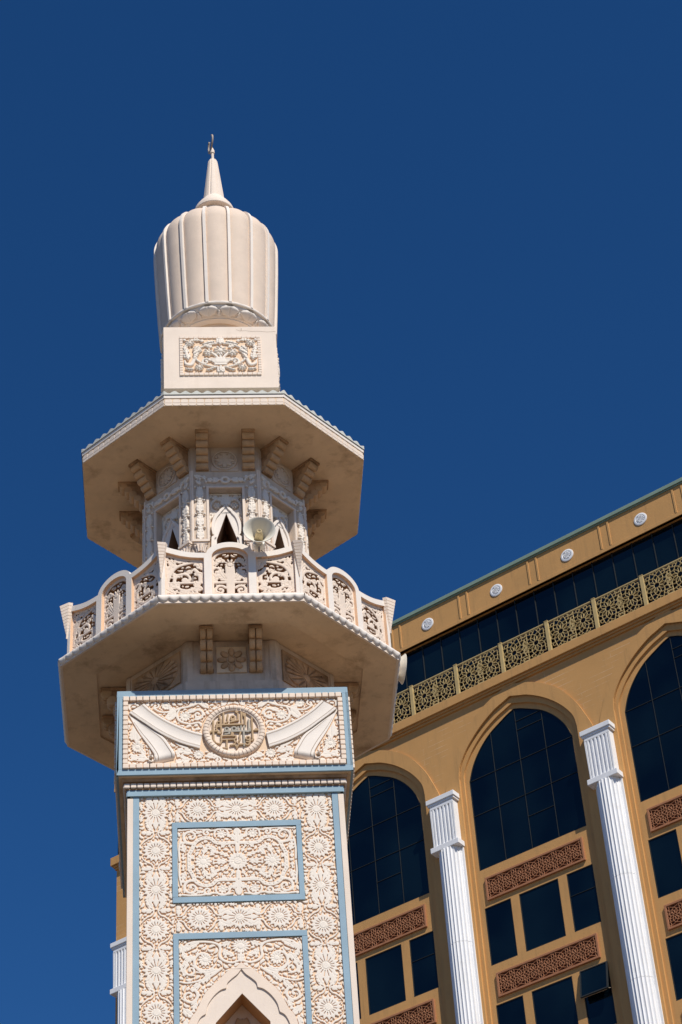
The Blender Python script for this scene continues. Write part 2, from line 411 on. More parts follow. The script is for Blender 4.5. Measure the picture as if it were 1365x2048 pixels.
# plain lower wall with the carved face above it
f = FR(1.455)
b = MB(); b.prism([(-1.415, 0), (1.415, 0), (1.415, 13.4), (-1.415, 13.4)], f, .002, .02)
spin(b.build('lower_wall', CREAM, TW), 4, TW)
b = MB()
def bar(u0, u1, z0, z1, w0=0.0, w1=.033): b.prism([(u0, z0), (u1, z0), (u1, z1), (u0, z1)], f, w0, w1)
bar(-1.502, 1.502, 18.09, 18.185, 0, .058)
for sx in (-1, 1): bar(min(sx*1.335, sx*1.42), max(sx*1.335, sx*1.42), 13.4, 18.09)
bar(-1.335, 1.335, 13.4, 13.5)
for z0, z1 in ((16.405, 17.665), (13.75, 15.945)):
    bar(-.885, .885, z1-.085, z1); bar(-.885, .885, z0, z0+.085)
    bar(-.885, -.815, z0+.085, z1-.085); bar(.815, .885, z0+.085, z1-.085)
BF = spin(b.build('blue_frame', BLUE, TW, bevel=.004), 4, TW)

RES = .0072
def petal16(r, R_, length=None):
    L_ = length or (lambda a: R_)
    for i in range(16):
        a = 2*PI*i/16; l = L_(a); c, q = math.cos(a), math.sin(a)
        r.line([(c*.04, q*.04), (c*l*.45, q*l*.45), (c*l*.72, q*l*.72), (c*l, q*l)], [.016, l*.118+.008, l*.112+.005, .003], smooth=False)
    for i in range(16):
        a2 = 2*PI*i/16+PI/16; l = L_(a2)
        r.line([(.062*math.cos(a2), .062*math.sin(a2)), (.60*l*math.cos(a2), .60*l*math.sin(a2))], .0048, 'C', smooth=False)
    r.disc(0, 0, .062); r.ring(0, 0, .056, r.res*.75, 'G', .9, n=14)
    for q in (-.02, .015): r.line([(-.035, q-.015), (.035, q+.02)], r.res*.5, 'G', .7, smooth=False)
def border_round(r):
    petal16(r, .185)
    for sx in (1, -1):
        for sq in (1, -1):
            r.line([(sx*.217*math.cos(t), sq*.217*math.sin(t)) for t in (1.1, .9, .7, .5, .3)]+[(sx*.25, sq*.035), (sx*.30, sq*.03)], [.005, .010, .011, .010, .008], k=3)
            r.leaf(sx*.285, sq*.05, math.atan2(sq*1., -sx*.25), .15, .06, -sx*sq*.7, 4, False)
def border_diamond(r):
    petal16(r, .16, lambda a: .155+.125*abs(math.cos(a))**4+.035*abs(math.sin(a))**6)
    for sx in (1, -1):
        r.disc(sx*.302, 0, .016)
        for sq in (1, -1):
            r.leaf(sx*.292, sq*.045, math.atan2(sq*.75, -sx*1), .21, .066, sx*sq*.5, 5)
            r.leaf(sx*.14, sq*.205, math.atan2(-sq*.3, -sx*1), .11, .045, -sx*sq*.4, 3, False)
rl = Relief(-1.335, 1.335, 13.5, 18.09, RES)
# vertical borders both sides, flowers every 0.6 m, alternating
vert = [17.84-.605*i for i in range(8)]
rows_r, rows_d = [], []
for sx in (-1.11, 1.11):
    for i, z in enumerate(vert):
        (rows_d if i % 2 == 0 else rows_r).append((0, 1, 1, 0, sx, z))
for zc, us in ((17.875, (-.53, .53)), (16.175, (-.53, .53))):
    for u in us: rows_r.append((1, 0, 0, 1, u, zc))
    rows_d.append((.93, 0, 0, 1, 0, zc))
rl.T = rows_r; border_round(rl); rl.T = rows_d; border_diamond(rl)
rl.T = [(1, 0, 0, 1, 0, 0)]
for k in range(30):
    u = -1.3+.0897*k; rl.disc(u, 18.072, .02+.006*(k % 2))
Xg, Yg = np.meshgrid(rl.X, rl.Y)
BORD = ~((np.abs(Xg) < .905) & (((Yg > 16.385) & (Yg < 17.685)) | (Yg < 15.965)))
# ---- inner panel one (rectangle) : quarter drawn, mirrored four ways
rl.T = [(1, 0, 0, 1, 0, 17.04)]
petal16(rl, .15); rl.flower(0, 0, .11, 12, .5)
rl.T = quad(0, 17.04)
rl.leaf(.16, .015, .06, .20, .055, 0, 3); rl.leaf(.13, .08, .55, .19, .06, -.4, 3); rl.leaf(.06, .15, 1.2, .12, .05, -.4, 2)
rl.flower(.47, 0, .13, 12, .34); rl.leaf(.60, .05, .9, .12, .06, -.2, 2); rl.leaf(.46, .13, 1.75, .15, .07, .5, 3); rl.leaf(.37, .10, 2.4, .14, .06, -.6, 3)
strap = [(0, .29), (.27, .29), (.36, .36), (.47, .37), (.57, .31), (.62, .19), (.655, .12), (.66, 0)]
rl.line(strap, .027); 
sp_ = cat(strap, 6)
for p in sp_[::3]: rl.disc(p[0], p[1], .009, 'G', 1.0)
rl.line([(0, .17), (0, .5)], .03); rl.leaf(0, .30, PI/2, .21, .10, 0, 4); rl.leaf(.03, .33, 1.0, .17, .06, -.5, 3)
rl.scroll(.635, .40, .115, -1.9, 1.25, .02, .013, 3, .07); rl.scroll(.415, .455, .06, 2.6, -1.1, .016, .011, 1, .05)
rl.flower(.215, .43, .075, 9, .3); rl.ring(.215, .43, .095, .014, a0=-.4, a1=PI+.4)
rl.line([(.08, .50), (.2, .515), (.34, .49), (.5, .515), (.64, .518), (.76, .505)], .013)
rl.leaf(.72, .16, 1.2, .17, .07, .5, 3); rl.leaf(.74, .04, 1.7, .10, .05, -.5, 2); rl.line([(.79, .02), (.795, .2), (.77, .36)], .013)
rl.leaf(.30, .17, .5, .15, .07, .7, 3); rl.leaf(.22, .22, 2.4, .11, .05, .4, 2); rl.leaf(.47, .25, .0, .10, .05, -.6, 2); rl.leaf(.52, .45, .6, .09, .05, .3, 2)
rl.disc(.79, .51, .022); rl.disc(.745, .30, .025); rl.disc(.50, .47, .022)
# ---- inner panel two : foliage above the multifoil arch
arch_out = [(0, 15.50), (.065, 15.43), (.16, 15.39), (.256, 15.295), (.40, 15.155), (.487, 15.05), (.55, 14.92), (.60, 14.81), (.68, 14.69), (.72, 14.5), (.74, 14.2)]
rl.T = [(1, 0, 0, 1, 0, 0)]; rl.flower(0, 15.74, .12, 16, .36, length=lambda a: .10+.04*abs(math.cos(a))); rl.leaf(0, 15.52, PI/2, .16, .08, 0, 3)
rl.T = MX
rl.flower(.47, 15.55, .105, 12, .33); rl.scroll(.47, 15.55, .205, -2.3, .92, .019, .015, 5, .085); rl.ring(.47, 15.55, .15, .012, a0=-2.6, a1=.3)
rl.line([(.02, 15.53), (.12, 15.50), (.22, 15.53), (.28, 15.60), (.27, 15.72), (.33, 15.79), (.5, 15.82), (.68, 15.80), (.78, 15.70)], [.014, .018, .016, .014])
rl.leaf(.14, 15.80, -.5, .16, .07, .5, 3); rl.leaf(.22, 15.70, -1.9, .14, .06, .5, 3); rl.leaf(.10, 15.60, .4, .13, .06, .7, 3)
rl.leaf(.56, 15.80, -.25, .20, .08, -.7, 4); rl.leaf(.78, 15.78, -1.7, .22, .075, -.3, 4); rl.leaf(.66, 15.62, -1.2, .18, .075, .5, 4)
rl.scroll(.665, 15.40, .085, 1.2, -1.2, .017, .012, 2, .06); rl.leaf(.32, 15.40, -.5, .18, .08, .3, 4); rl.leaf(.42, 15.32, -.9, .15, .07, .2, 3)
rl.line([(.26, 15.42), (.4, 15.31), (.55, 15.25), (.70, 15.22), (.80, 15.24)], [.016, .012]); rl.leaf(.55, 15.22, -1.0, .17, .07, .5, 4); rl.leaf(.8, 15.5, -1.9, .2, .06, .1, 3)
rl.scroll(.68, 15.03, .115, 2.0, 1.25, .02, .013, 3, .07); rl.leaf(.60, 14.95, -1.2, .16, .07, -.3, 3); rl.leaf(.76, 14.85, -2.2, .16, .08, -.4, 4)
rl.leaf(.72, 14.70, -1.5, .18, .08, .2, 4); rl.scroll(.74, 14.45, .07, 1.5, 1.2, .016, .011, 2, .06); rl.leaf(.78, 14.3, -1.5, .2, .07, 0, 4); rl.leaf(.79, 14.05, -1.6, .2, .06, 0, 4)
rl.T = [(1, 0, 0, 1, 0, 0)]
poly = [(u, z) for u, z in arch_out] 
outl = cat(arch_out, 5)
for sx in (1, -1): rl.line([(sx*u, z-.012) for u, z in outl], .012, 'C', smooth=False)
Xg, Yg = np.meshgrid(rl.X, rl.Y)
aw = np.interp(-Yg, [-z for u, z in outl], [u for u, z in outl], left=-1, right=.74)
rl.D[(np.abs(Xg) < aw+.004) & (Yg > 13.84)] = .05
for (z0, z1) in ((16.405, 17.665), (13.75, 15.945)):      # keep the carving off the painted frames
    fr = (np.abs(Xg) < .885) & (Yg > z0) & (Yg < z1) & ~((np.abs(Xg) < .815) & (Yg > z0+.085) & (Yg < z1-.085))
    rl.D[fr] = .05
INN = (np.abs(Xg) < .808) & (Yg > 16.50) & (Yg < 17.572)
ARC = (np.abs(Xg) < .808) & (Yg > 13.84) & (Yg < 15.852)
rl.T = [(1, 0, 0, 1, 0, 0), (-1, 0, 0, 1, 0, 0), (1, 0, 0, -1, 0, 34.08), (-1, 0, 0, -1, 0, 34.08)]
rl.fill(INN & (Xg >= .01) & (Yg > 17.045), .0085, .0075, .022, 260, seed=3)
rl.T = MX
rl.fill(ARC & (Xg >= .01) & (np.abs(Xg) > aw+.02), .0085, .0075, .022, 500, seed=5)
rl.fill(BORD & ~fr & (Xg >= .005) & (np.abs(Xg) < 1.325) & (Yg < 18.075) & (Yg > 13.52), .009, .008, .019, 2200, seed=9)
rl.D[(np.abs(Xg) < aw+.004) & (Yg > 13.84)] = .05
for (z0, z1) in ((16.405, 17.665), (13.75, 15.945)):
    fr = (np.abs(Xg) < .885) & (Yg > z0) & (Yg < z1) & ~((np.abs(Xg) < .815) & (Yg > z0+.085) & (Yg < z1-.085))
    rl.D[fr] = .05
spin(rl.mesh('carved_foliage', CARVE, f, .019, TW, base=-.004, bw=.009, lo=.84, wall=PEACH), 4, TW)
# ---- multifoil arch and niche
foil = [(0, 15.399), (.054, 15.325), (.125, 15.265), (.187, 15.20), (.204, 15.127)]
foil2 = [(.204, 15.127), (.28, 15.10), (.372, 15.015), (.447, 14.896), (.477, 14.768)]
foil3 = [(.477, 14.768), (.548, 14.715), (.60, 14.60), (.63, 14.45), (.635, 14.3), (.635, 13.84)]
half = cat(foil, 4)[:-1]+cat(foil2, 4)[:-1]+cat(foil3, 4)
inner = half+[(-u, z) for u, z in half[::-1][:-1]]
out2 = [p for p in outl if p[1] > 14.2]+[(.74, 13.84)]
outer = out2+[(-u, z) for u, z in out2[::-1][:-1]]
b = MB(); b.plate([outer, inner], f, 0, .028); ma = spin(b.build('multifoil_arch', PEACHL, TW, bevel=.003), 4, TW)
nich = [(0, 15.055), (.352, 14.645), (.352, 13.9), (-.352, 13.9), (-.352, 14.645)]
b = MB(); b.plate([inner, nich], f, -.004, .006); spin(b.build('arch_panel', CREAM, TW), 4, TW)

b = MB(); b.plate([[(-1.44, 0), (1.44, 0), (1.44, 18.36), (-1.44, 18.36)], nich], f, 0, -.30); spin(b.build('shaft_wall', PEACH, TW), 4, TW)
nl = [(u*.993, 14.4+(z-14.4)*.993) for u, z in nich]
b = MB(); b.plate([nich, nl], f, -.003, -.302); spin(b.build('niche_lining', NICHE, TW), 4, TW)
rn = Relief(-.345, .345, 13.95, 15.0, .012)
rn.leaf(0, 14.5, PI/2, .34, .2, 0, 5); rn.T = MX
rn.leaf(.05, 14.48, .7, .26, .13, -.6, 4); rn.scroll(.17, 14.42, .1, 2.2, -1.2, .02, .014, 2, .08); rn.leaf(.05, 14.3, .2, .25, .12, .4, 4); rn.leaf(.1, 14.1, 1.0, .25, .13, 0, 4)
spin(rn.mesh('niche_carving', NICHE, FR(1.155), .03, TW), 4, TW)

# ================================================================== frieze box
HF = 1.649; ff = FR(HF)
b = MB(); b.rings([sqz(HF-.03, 18.352), sqz(HF-.03, 19.78)]); b.build('frieze_box', PEACH, TW)
b = MB()
def bar2(u0, u1, z0, z1, w0=-.03, w1=0.0): b.prism([(u0, z0), (u1, z0), (u1, z1), (u0, z1)], ff, w0, w1)
bar2(-1.649, 1.649, 19.675, 19.782); bar2(-1.649, 1.649, 18.35, 18.445); bar2(-1.649, -1.565, 18.445, 19.675); bar2(1.565, 1.649, 18.445, 19.675)
spin(b.build('blue_border', BLUE, TW, bevel=.004), 4, TW)
b = MB()      # soffit under the frieze with a stepped recess
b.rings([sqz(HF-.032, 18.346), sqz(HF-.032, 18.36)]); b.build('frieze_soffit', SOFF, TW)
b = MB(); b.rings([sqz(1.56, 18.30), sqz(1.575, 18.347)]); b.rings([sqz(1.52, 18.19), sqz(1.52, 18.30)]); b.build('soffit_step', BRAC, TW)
b = MB(); n = 34
for i in range(n):
    u = -1.55+3.1*(i+.5)/n
    for k, (z0, z1, w0) in enumerate(((18.205, 18.262, .035), (18.262, 18.285, .022))):
        b.prism([(u-.040, z0), (u+.040, z0), (u+.040, z1), (u-.040, z1)], FR(1.52), 0, w0)
spin(b.build('bead_moulding', CREAM, TW, bevel=.012), 4, TW)
b = MB()      # dentil border round the frieze panel
nu, nz = 33, 13
for i in range(nu):
    u0 = -1.562+3.124*i/nu; u1 = u0+3.124/nu-.010
    for z0, z1 in ((19.595, 19.672), (18.447, 18.522)):
        b.prism([(u0, z0), (u1, z0), (u1, z1), (u0, z1)], ff, -.03, .032)
for i in range(nz):
    z0 = 18.525+1.067*i/nz; z1 = z0+1.067/nz-.010
    for u0, u1 in ((-1.562, -1.492), (1.492, 1.562)): b.prism([(u0, z0), (u1, z0), (u1, z1), (u0, z1)], ff, -.03, .032)
spin(b.build('dentil_border', PEACHL, TW, bevel=.010), 4, TW)
rf = Relief(-1.492, 1.492, 18.522, 19.598, .0085)
rf.T = MX
rf.flower(1.355, 18.82, .10, 14, .35, length=lambda a: .10+.03*max(0, math.sin(a))); rf.leaf(1.37, 18.92, PI/2-.05, .27, .13, .1, 5); rf.leaf(1.26, 18.93, 2.2, .10, .06, 0, 2)
rf.leaf(1.22, 18.62, .25, .24, .10, -.3, 4); rf.scroll(1.44, 18.66, .06, -1.6, 1.1, .014, .01); rf.leaf(1.25, 18.70, .9, .12, .06, -.3, 3); rf.leaf(1.44, 18.95, 1.5, .15, .06, 0, 3)
rf.scroll(1.42, 19.50, .075, 2.9, -1.25, .018, .012, 1, .05); rf.disc(1.22, 19.54, .03); rf.scroll(1.10, 19.52, .06, .2, 1.1, .015, .011)
rf.flower(.955, 19.52, .075, 10, .33); rf.flower(.685, 19.33, .095, 11, .32)
rf.line([(1.13, 19.48), (1.02, 19.41), (.88, 19.42), (.76, 19.47), (.62, 19.50), (.5, 19.56)], [.012, .018, .014]); rf.leaf(.82, 19.44, .5, .15, .06, -.5, 3); rf.leaf(.83, 19.41, -.9, .17, .10, .1, 4)
rf.line([(.76, 19.46), (.80, 19.36), (.76, 19.25), (.62, 19.20), (.50, 19.22), (.45, 19.17)], [.012, .019, .015, .018]); rf.disc(.45, 19.17, .027)
rf.scroll(.50, 19.36, .085, .6, 1.3, .018, .012, 3, .07); rf.leaf(.62, 19.52, 2.7, .18, .07, -.3, 4); rf.leaf(.42, 19.55, .4, .17, .07, -.3, 4); rf.leaf(.36, 19.47, .9, .16, .07, -.6, 4); rf.leaf(.55, 19.27, 2.6, .13, .06, .3, 3)
rf.leaf(.29, 19.56, 2.7, .25, .07, .4, 5); rf.leaf(.16, 19.50, 2.2, .12, .06, 0, 3); rf.leaf(.56, 19.45, -.6, .12, .06, 0, 3); rf.leaf(.30, 19.45, 2.9, .13, .05, 0, 3)
rf.flower(.505, 18.675, .085, 12, .33); rf.leaf(.60, 18.70, .45, .22, .09, -.5, 4); rf.leaf(.66, 18.80, .8, .20, .10, -.4, 4); rf.leaf(.78, 18.72, -.2, .14, .06, -.8, 3); rf.leaf(.85, 18.66, -.5, .20, .10, .2, 4)
rf.leaf(.40, 18.64, 2.9, .18, .08, .4, 4); rf.leaf(.44, 18.76, 2.4, .13, .07, -.4, 3); rf.leaf(.62, 18.60, -.2, .22, .08, 0, 4); rf.scroll(.24, 18.58, .055, .5, 1.1, .015, .011); rf.leaf(.15, 18.60, 2.8, .15, .07, 0, 3); rf.leaf(.62, 18.84, 2.5, .13, .06, 0, 3); rf.leaf(.70, 18.64, .2, .18, .06, .5, 3)
rf.T = [(1, 0, 0, 1, 0, 0)]
Xg, Yg = np.meshgrid(rf.X, rf.Y)
rib_u = [(1.40, 19.47), (1.265, 19.545), (1.133, 19.40), (.976, 19.275), (.801, 19.165), (.627, 19.075), (.45, 19.01), (.2, 18.98), (0, 18.975)]
rib_l = [(1.475, 19.40), (1.379, 19.315), (1.239, 19.20), (1.064, 19.055), (.89, 18.94), (.717, 18.85), (.487, 18.765), (.25, 18.72), (0, 18.71)]
yu = np.interp(np.abs(Xg), [u for u, z in rib_u[::-1]], [z for u, z in rib_u[::-1]]); yl = np.interp(np.abs(Xg), [u for u, z in rib_l[::-1]], [z for u, z in rib_l[::-1]])
rf.D[(Yg < yu+.01) & (Yg > yl-.01) & (np.abs(Xg) < 1.44)] = .05
rf.D[np.hypot(Xg, (Yg-19.05)) < .45] = .05
tailL = [(1.475, 19.36), (1.352, 19.10), (1.256, 18.93), (1.17, 18.78), (1.115, 18.66), (1.11, 18.57), (1.14, 18.53)]
tailR = [(1.40, 19.31), (1.151, 19.11), (.986, 18.965), (.892, 18.80), (.835, 18.68), (.845, 18.62), (.87, 18.60)]
for pts in (tailL,):
    tl = np.interp(-Yg, [-z for u, z in tailL], [u for u, z in tailL]); tr = np.interp(-Yg, [-z for u, z in tailR], [u for u, z in tailR])
    rf.D[(np.abs(Xg) < tl+.008) & (np.abs(Xg) > tr-.008) & (Yg < 19.32) & (Yg > 18.55)] = .05
ok_ = (Xg >= .01) & (rf.D < .19) | ((Xg >= .01) & (rf.D >= .19))
ribm = ((Yg < yu+.02) & (Yg > yl-.02) & (np.abs(Xg) < 1.45)) | (np.hypot(Xg, (Yg-19.05)) < .465) | ((np.abs(Xg) < tl+.02) & (np.abs(Xg) > tr-.02) & (Yg < 19.33) & (Yg > 18.54))
rf.T = MX; rf.fill((Xg >= .01) & ~ribm & (Xg < 1.48) & (Yg > 18.535) & (Yg < 19.585), .009, .008, .022, 520, seed=4)
rf.D[ribm] = .05
spin(rf.mesh('frieze_foliage', CARVE, FR(HF-.03), .022, TW, base=-.004, bw=.010, lo=.82, wall=PEACH), 4, TW)
# ribbon, its folded tails and edge lines
b = MB(); N = 40
def samp(P, n): 
    c = cat(P, 8); d = np.r_[0, np.cumsum([math.dist(c[i], c[i+1]) for i in range(len(c)-1)])]
    t = np.linspace(0, d[-1], n); return list(zip(np.interp(t, d, [p[0] for p in c]), np.interp(t, d, [p[1] for p in c])))
fr_ = FR(HF-.03)
GROOV = mat('groove_line', (.30, .22, .15), var=.1)
prof = [0, .0, .05, .13, .16, .5, .84, .87, .95, 1, 1]; ht = [-.005, .044, .047, .047, .044, .050, .046, .050, .049, .046, -.005]
for sx in (1, -1):
    U_, L_ = samp([p for p in rib_u[1:] if p[0] > .4], N), samp([p for p in rib_l if p[0] > .4], N)
    b = MB(); b.grid([[fr_(sx*(u[0]*t+l[0]*(1-t)), u[1]*t+l[1]*(1-t), h) for t, h in zip(prof, ht)] for u, l in zip(U_, L_)])
    RB = b.build('ribbon', WHITE, TW, smooth=40)
    U2, L2 = samp(tailR, N), samp(tailL, N); P = []; G = [[], []]
    for i, (u, l) in enumerate(zip(U2, L2)):
        t_ = i/(N-1); lift = .022+.05*max(0, (t_-.35)/.65)**1.5
        if t_ > .9: lift -= .09*((t_-.9)/.1)**1.6
        P.append([fr_(sx*(u[0]*t+l[0]*(1-t)), u[1]*t+l[1]*(1-t), (h/.05)*lift if h > 0 else -.005) for t, h in zip(prof, ht)])
        for g_i, t in enumerate((.16, .84)):
            if .12 < t_ < .97: G[g_i].append([fr_(sx*(u[0]*q+l[0]*(1-q)), u[1]*q+l[1]*(1-q), lift+.0015) for q in (t-.012, t+.012)])
    b = MB(); b.grid(P)
    cur = [(1.115, 18.66), (1.12, 18.565), (1.165, 18.535), (1.205, 18.57), (1.20, 18.63), (1.165, 18.645), (1.15, 18.61)]
    cc = cat(cur, 5); b.grid([[fr_(sx*u, z, 0), fr_(sx*u, z, .075), fr_(sx*(u*.97+1.16*.03), z, .08), fr_(sx*(u*.8+1.16*.2), z*.8+18.59*.2, .075), fr_(sx*(u*.8+1.16*.2), z*.8+18.59*.2, 0)] for u, z in cc])
    b.build('ribbon_tail', WHITE, RB, smooth=40)
    for g_ in G: b = MB(); b.grid(g_); b.build('groove', GROOV, RB, normals=False)
    for t in (.15, .85):
        b = MB(); b.grid([[fr_(sx*(u[0]*q+l[0]*(1-q)), u[1]*q+l[1]*(1-q), .0525) for q in (t-.011, t+.011)] for u, l in zip(U_, L_)]); b.build('groove', GROOV, RB, normals=False)
    spin(RB, 4, TW)
# medallion and square Kufic lettering
MZ = 19.055
b = MB(); n = 44
for k in range(n):
    a0, a1 = 2*PI*k/n+.012, 2*PI*(k+1)/n-.012
    P = []
    for i in range(9):
        t = PI*i/8; rr = .398+.042*-math.cos(t); h = .030+.034*math.sin(t)
        P.append([fr_(rr*math.cos(a0+(a1-a0)*j/3), MZ+rr*math.sin(a0+(a1-a0)*j/3), h) for j in range(4)])
    b.grid(P)
b.grid([[fr_(rr*math.cos(2*PI*k/64), MZ+rr*math.sin(2*PI*k/64), h) for k in range(65)] for rr, h in ((.442, -.005), (.437, .03), (.398, .05), (.362, .042), (.352, .044), (.346, .040), (.342, .012), (0, .010))])
ME = b.build('medallion', PEACHL, TW, smooth=35, normals=False)
def kx(x, y): return ((x-705)/640*.447, MZ-(y-590)/530*.447+(x-705)/640*.004)
def kuf(items, name, m):
    r = Relief(-.37, .37, MZ-.37, MZ+.37, .007)
    for it in items:
        if it[0] == 'l': r.line([kx(*p) for p in it[2]], it[1]*.86/640*.447, smooth=it[3] if len(it) > 3 else False)
        elif it[0] == 'o': r.ring(*kx(*it[1]), it[2]/640*.447, it[3]*.86/640*.447, n=16)
        elif it[0] == 'd': 
            c = kx(*it[1]); q = it[2]/640*.447
            for t in np.linspace(-1, 1, 7): r.line([(c[0]+t*q, c[1]-(1-abs(t))*q), (c[0]+t*q, c[1]+(1-abs(t))*q)], .006)
        elif it[0] == 'c': r.disc(*kx(*it[1]), it[2]/640*.447, 'C')
    return r.mesh(name, m, fr_, .042, ME, base=.008, bw=.008, lo=.85)
A = [('l', 25, [(292, 375), (285, 560), (290, 770), (325, 815)]), ('l', 22, [(215, 605), (260, 590), (360, 590)]), ('l', 22, [(225, 615), (245, 585)]),
     ('l', 24, [(1072, 345), (1075, 560), (1078, 745), (1085, 765)]), ('l', 22, [(1060, 800), (1090, 765)]), ('l', 20, [(1110, 595), (1200, 595)]), ('l', 20, [(1125, 590), (1155, 560), (1190, 590)]),
     ('l', 25, [(350, 465), (880, 465)]), ('l', 24, [(425, 280), (415, 310), (440, 360), (440, 430)]), ('o', (400, 428), 40, 20), ('l', 24, [(500, 225), (500, 450)]),
     ('l', 22, [(590, 260), (575, 330), (585, 400), (545, 425)]), ('o', (690, 322), 40, 21), ('l', 22, [(725, 330), (725, 395), (640, 415)]), ('l', 22, [(650, 370), (700, 385)]),
     ('d', (770, 208), 34), ('l', 23, [(795, 250), (795, 380), (745, 388)]), ('l', 24, [(865, 222), (865, 450)]), ('l', 24, [(937, 255), (937, 480)]), ('l', 20, [(900, 240), (915, 300)]),
     ('l', 22, [(360, 490), (345, 540), (385, 600)]), ('l', 24, [(445, 500), (450, 600), (430, 640), (380, 630)]), ('l', 22, [(350, 505), (450, 500)]),
     ('l', 22, [(660, 610), (655, 680)]), ('l', 22, [(455, 690), (740, 695)]), ('l', 21, [(740, 700), (745, 745), (690, 765), (440, 770)]), ('l', 23, [(445, 690), (445, 800), (415, 850), (365, 835)]),
     ('l', 22, [(680, 640), (690, 700)]), ('l', 21, [(845, 600), (815, 690), (820, 760), (790, 810)]), ('l', 21, [(700, 770), (720, 820)]),
     ('o', (985, 750), 40, 21), ('l', 22, [(1020, 750), (1015, 850), (985, 885), (945, 880)]), ('l', 22, [(950, 820), (990, 825)]),
     ('l', 26, [(630, 880), (700, 870)]), ('l', 26, [(800, 865), (930, 870)]), ('d', (752, 865), 85), ('l', 18, [(752, 900), (752, 950)]), ('c', (752, 855), 24),
     ('l', 23, [(555, 795), (550, 880), (555, 940), (480, 930)])]
Bk = [('l', 25, [(510, 605), (1010, 605)]), ('o', (560, 553), 38, 20), ('o', (706, 553), 45, 22), ('l', 22, [(600, 560), (610, 650), (520, 660)]),
      ('l', 20, [(850, 500), (850, 590)]), ('l', 20, [(918, 500), (918, 590)]), ('l', 20, [(790, 520), (790, 590)]), ('l', 24, [(1005, 380), (1005, 590), (990, 620), (945, 615)]), ('l', 24, [(900, 625), (900, 900)]), ('l', 20, [(1035, 560), (1030, 610)])]
kuf(A, 'lettering', GOLDL); kuf(Bk, 'grey_lettering', GREYL)
spin(ME, 4, TW)

# ================================================================== neck below the balcony
AN = 1.54; fn_ = FR(AN)
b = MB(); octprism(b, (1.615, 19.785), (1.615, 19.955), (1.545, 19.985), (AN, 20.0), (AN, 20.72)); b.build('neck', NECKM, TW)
b = MB()
b.prism([(.56, 20.0), (AN*T8+.004, 20.0), (AN*T8+.004, 20.72), (.56, 20.72)], fn_, 0, .012); spin(b.build('corner_strip', NECKM, TW), 8, TW)
b = MB(); b.prism([(-.56, 20.0), (-.56, 20.72), (-AN*T8-.004, 20.72), (-AN*T8-.004, 20.0)], fn_, 0, .012); spin(b.build('corner_strip', NECKM, TW), 8, TW)
b = MB(); b.prism([(-.218, 20.14), (.218, 20.14), (.218, 20.60), (-.218, 20.60)], fn_, 0, .025); PN = b.build('rosette_panel', SOFF, TW)
r = Relief(-.21, .21, 20.15, 20.59, .012)
for i in range(8):
    a = PI/8*0+2*PI*i/8; r.petal(0, 20.36, a, .05, .165, .058, .72)
r.disc(0, 20.36, .05); r.ring(0, 20.36, .062, .007, 'C'); [r.line([(.06*math.cos(PI/8+PI/4*i), 20.36+.06*math.sin(PI/8+PI/4*i)), (.2*math.cos(PI/8+PI/4*i), 20.36+.2*math.sin(PI/8+PI/4*i))], .006, 'C', smooth=False) for i in range(8)]
r.mesh('rosette', BRAC, FR(AN+.025), .03, PN, bw=.02, lo=.4)
spin(PN, 4, TW)
b = MB(); b.prism([(-.50, 20.06), (.50, 20.06), (.50, 20.62), (-.50, 20.62)], fn_, 0, .025); PD = b.build('sunburst_panel', BRAC, TW)
r = Relief(-.49, .49, 20.07, 20.61, .012)
r.ring(0, 20.34, .001, .22, ry=.001); r.line([(-.22, 20.34), (.22, 20.34)], .235, smooth=False)
for i in range(18):
    a = 2*PI*i/18+.08; r.line([(.075*math.cos(a), 20.34+.06*math.sin(a)), (.46*math.cos(a), 20.34+.26*math.sin(a))], [.006, .012], 'C', smooth=False)
r.disc(0, 20.34, .058)
r.mesh('sunburst', BRAC, FR(AN+.025), .03, PD, bw=.02, lo=.5)
PD.rotation_euler = (0, 0, PI/4)
for k in range(1, 4): c = copy_tree(PD, TW); c.rotation_euler = (0, 0, PI/4+PI/2*k)
def bracket(name, u, ap, zb, zt, out, n_, halfw, twin, slab):
    fr = FR(ap); b = MB(); P0, P1 = (.035, zb+.075), (out-.085, zt-slab-.03)
    rl_ = math.dist(P0, P1)/(n_-1)*.53
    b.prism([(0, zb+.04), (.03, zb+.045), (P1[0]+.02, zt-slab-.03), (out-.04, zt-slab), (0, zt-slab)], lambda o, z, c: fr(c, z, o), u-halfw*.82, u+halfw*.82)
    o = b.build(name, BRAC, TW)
    b = MB()
    for i in range(n_):
        t = i/(n_-1); c = (P0[0]+(P1[0]-P0[0])*t, P0[1]+(P1[1]-P0[1])*t)
        circ = [(c[0]+rl_*math.cos(a), c[1]+rl_*math.sin(a)) for a in np.linspace(0, 2*PI, 17)[:-1]]
        for u0, u1 in (((u-halfw*.9, u-.006), (u+.006, u+halfw*.9)) if twin else ((u-halfw*.92, u+halfw*.92),)): b.prism(circ, lambda o_, z, q: fr(q, z, o_), u0, u1)
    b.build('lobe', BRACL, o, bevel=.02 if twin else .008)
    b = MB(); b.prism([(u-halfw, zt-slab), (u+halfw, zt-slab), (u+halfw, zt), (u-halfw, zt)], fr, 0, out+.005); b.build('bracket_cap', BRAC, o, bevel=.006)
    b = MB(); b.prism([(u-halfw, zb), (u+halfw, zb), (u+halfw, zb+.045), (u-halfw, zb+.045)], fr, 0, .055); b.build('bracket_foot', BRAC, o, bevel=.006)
    return o
for u in (-.362, .352): spin(bracket('neck_bracket', u, AN, 20.145, 20.715, .395, 4, .103, True, .055), 4, TW)

